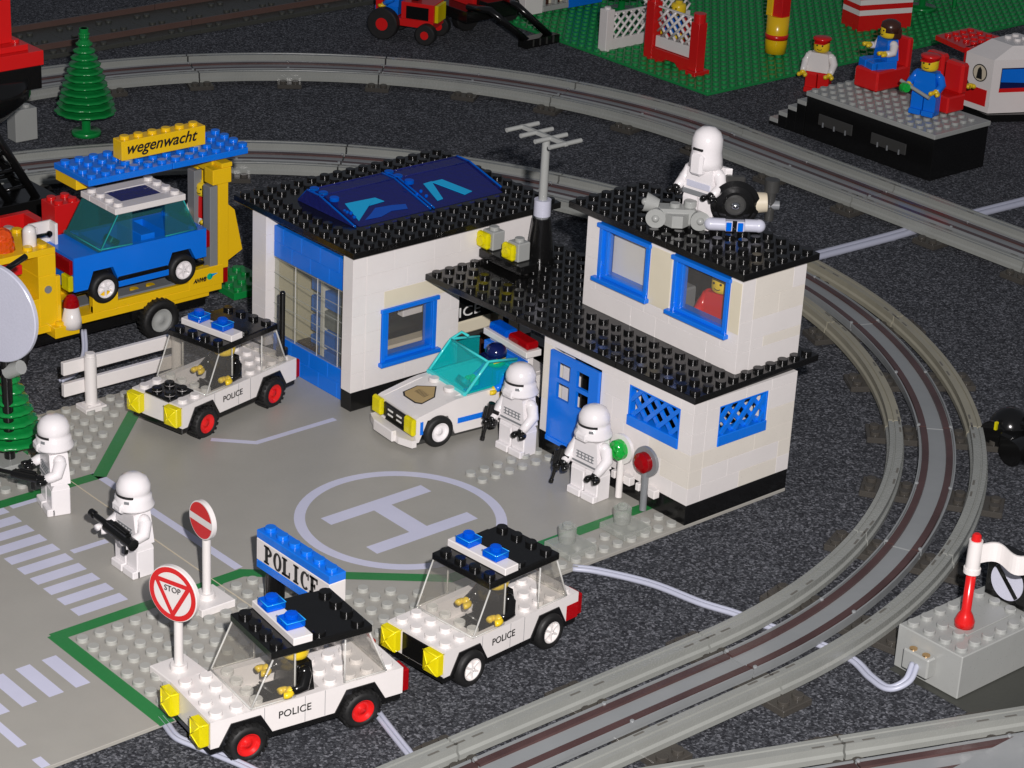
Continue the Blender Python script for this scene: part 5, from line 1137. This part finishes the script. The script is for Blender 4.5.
def f(mb):
    mb.cyl((0, 0, 3.0), (0, 0, 4.75), .36, .34, 'white', 18), mb.cyl((0, 0, 3.0), (0, 0, 3.25), .42, .42, 'white', 18); n = 18; vs = []
    for i in range(n+1):
        u = i/n; x = .2+u*3.4; yv = .30*math.sin(u*8)
        for z in (3.55+.12*math.sin(u*8), 4.55+.12*math.sin(u*8)): vs += [(x*.82-yv*.3, x*.57+yv, z), (x*.82-yv*.3+.08, x*.57+yv-.1, z)]
    fs = []
    for i in range(n):
        a = 4*i; b = a+4; fs += [(a, b, b+2, a+2), (a+1, a+3, b+3, b+1), (a+2, b+2, b+3, a+3), (a, a+1, b+1, b)]
    mb.add(vs, fs, 'white', False)
part('flag', FG, f)
BS = thing('round_signal', 'black signal block with pale round lens crossed by a black bar', 'signal', (18.4, 28.4, 2.17))
part('housing', BS, lambda mb: (mb.box(-1.5, 1.2, -.2, 1.2, .02, 2.35, 'black', .06), mb.cyl((.9, .5, 2.35), (.9, .5, 2.8), .4, .4, 'black', 14)))
part('lens', BS, lambda mb: mb.cyl((-.2, -.2, 1.2), (-.2, -.24, 1.2), .98, .98, 'lav2', 36)); part('bar', BS, lambda mb: mb.prism([(-.98, 1.78), (-.8, 1.96), (.58, .62), (.4, .44)], -.27, -.245, 'black', 'y'))
part('crystal', BS, lambda mb: mb.box(1.25, 1.8, -.1, 1.0, 0, .5, 'tcyan', .1))
tag((lambda mb: (mb.box(16.5, 25.5, 21.9, 32, TZ+.005, TZ+.05, 'dplate', 0), mb.build('dark_plate'))[-1])(MB()), 'dark grey sheet lying under the signal block', 'plate')
# ------------------------------------------------------------------ cables
def catmull(P, n=8):
    P = [Vector(p) for p in P]; Q = [P[0]*2-P[1]]+P+[P[-1]*2-P[-2]]; out = []
    for i in range(1, len(Q)-2):
        for k in range(n):
            t = k/n; a, b, c, d = Q[i-1:i+3]; out.append(.5*((2*b)+(c-a)*t+(2*a-5*b+4*c-d)*t*t+(3*b-a-3*c+d)*t**3))
    out.append(Q[-2]); return out
def cable(label, pts, w_=.13, flat=False):
    mb = MB(); P = catmull(pts)
    for s_ in (-1, 1):
        L = []
        for i, p in enumerate(P):
            d = (P[min(i+1, len(P)-1)]-P[max(i-1, 0)]).normalized(); nn = Vector((-d.y, d.x, 0)).normalized() if abs(d.z) < .95 else Vector((1, 0, 0)); L.append(p+nn*s_*w_*.92)
        mb.tube(L, w_, 'cable', 8)
    return tag(mb.build('cable'), label, 'cable')
zc = TZ+.14
cable('pale two strand cable from behind the white hubbed car to the signal block', [(-.2, 16.0, zc), (.9, 16.9, zc), (3.5, 18.2, zc), (6.4, 18.85, zc), (8.2, 19.5, zc), (9.8, 19.85, zc), (12.4, 20.6, zc), (14.8, 20.95, zc), (16.6, 20.4, zc), (17.9, 20.2, zc+.1), (18.4, 20.9, zc+.5), (18.1, 21.75, zc+1.0)], .14)
cable('pale cable on the carpet in front of the nearest police car', [(-.6, -9.2, zc), (.05, -9.3, zc), (1.2, -9.5, zc), (2.3, -9.2, zc), (4.9, -8.4, zc), (7, -8, zc)], .12)
cable('pale cable running under the track right of the nearest police car', [(4.6, -.8, zc), (5.6, -1.1, zc), (8.3, -1.8, zc), (11, -2.4, zc), (14, -3, zc)], .12)
cable('pale flat cable crossing the carpet between the two loops at the right', [(-24.5, 57, zc), (-24.3, 61.6, zc), (-24.0, 68, zc), (-23.9, 73.3, zc), (-23.6, 79, zc), (-23.3, 84, zc), (-23, 92, zc)], .26)
cable('pale short cable end standing behind the fence under the truck', [(-35.6, 6.6, zc), (-36.2, 8.0, zc), (-37.3, 9.3, zc+.6), (-38.3, 9.9, zc+1.6)], .1)
tag((lambda mb: (mb.box(-10, -4, 31.3, 31.9, 7.65, 12.9, 'black'), mb.build('backing'))[-1])(MB()), 'black cupboard darkening the room behind the right upper window', 'backing')  # added black sheet painting the dark room inside
# toy figure behind the upper window
figure('red toy figure seated behind the right upper window', (-4.3, 30.0, 7.62), .2, 'red', 'red', 'red', 'skin', 'skin', None, s=1.0)
tag((lambda mb: (mb.box(-8.3, -6.6, 29.4, 30.4, 7.65, 10.4, 'mgrey', .1), mb.build('desk'))[-1])(MB()), 'grey desk behind the right upper window', 'desk')
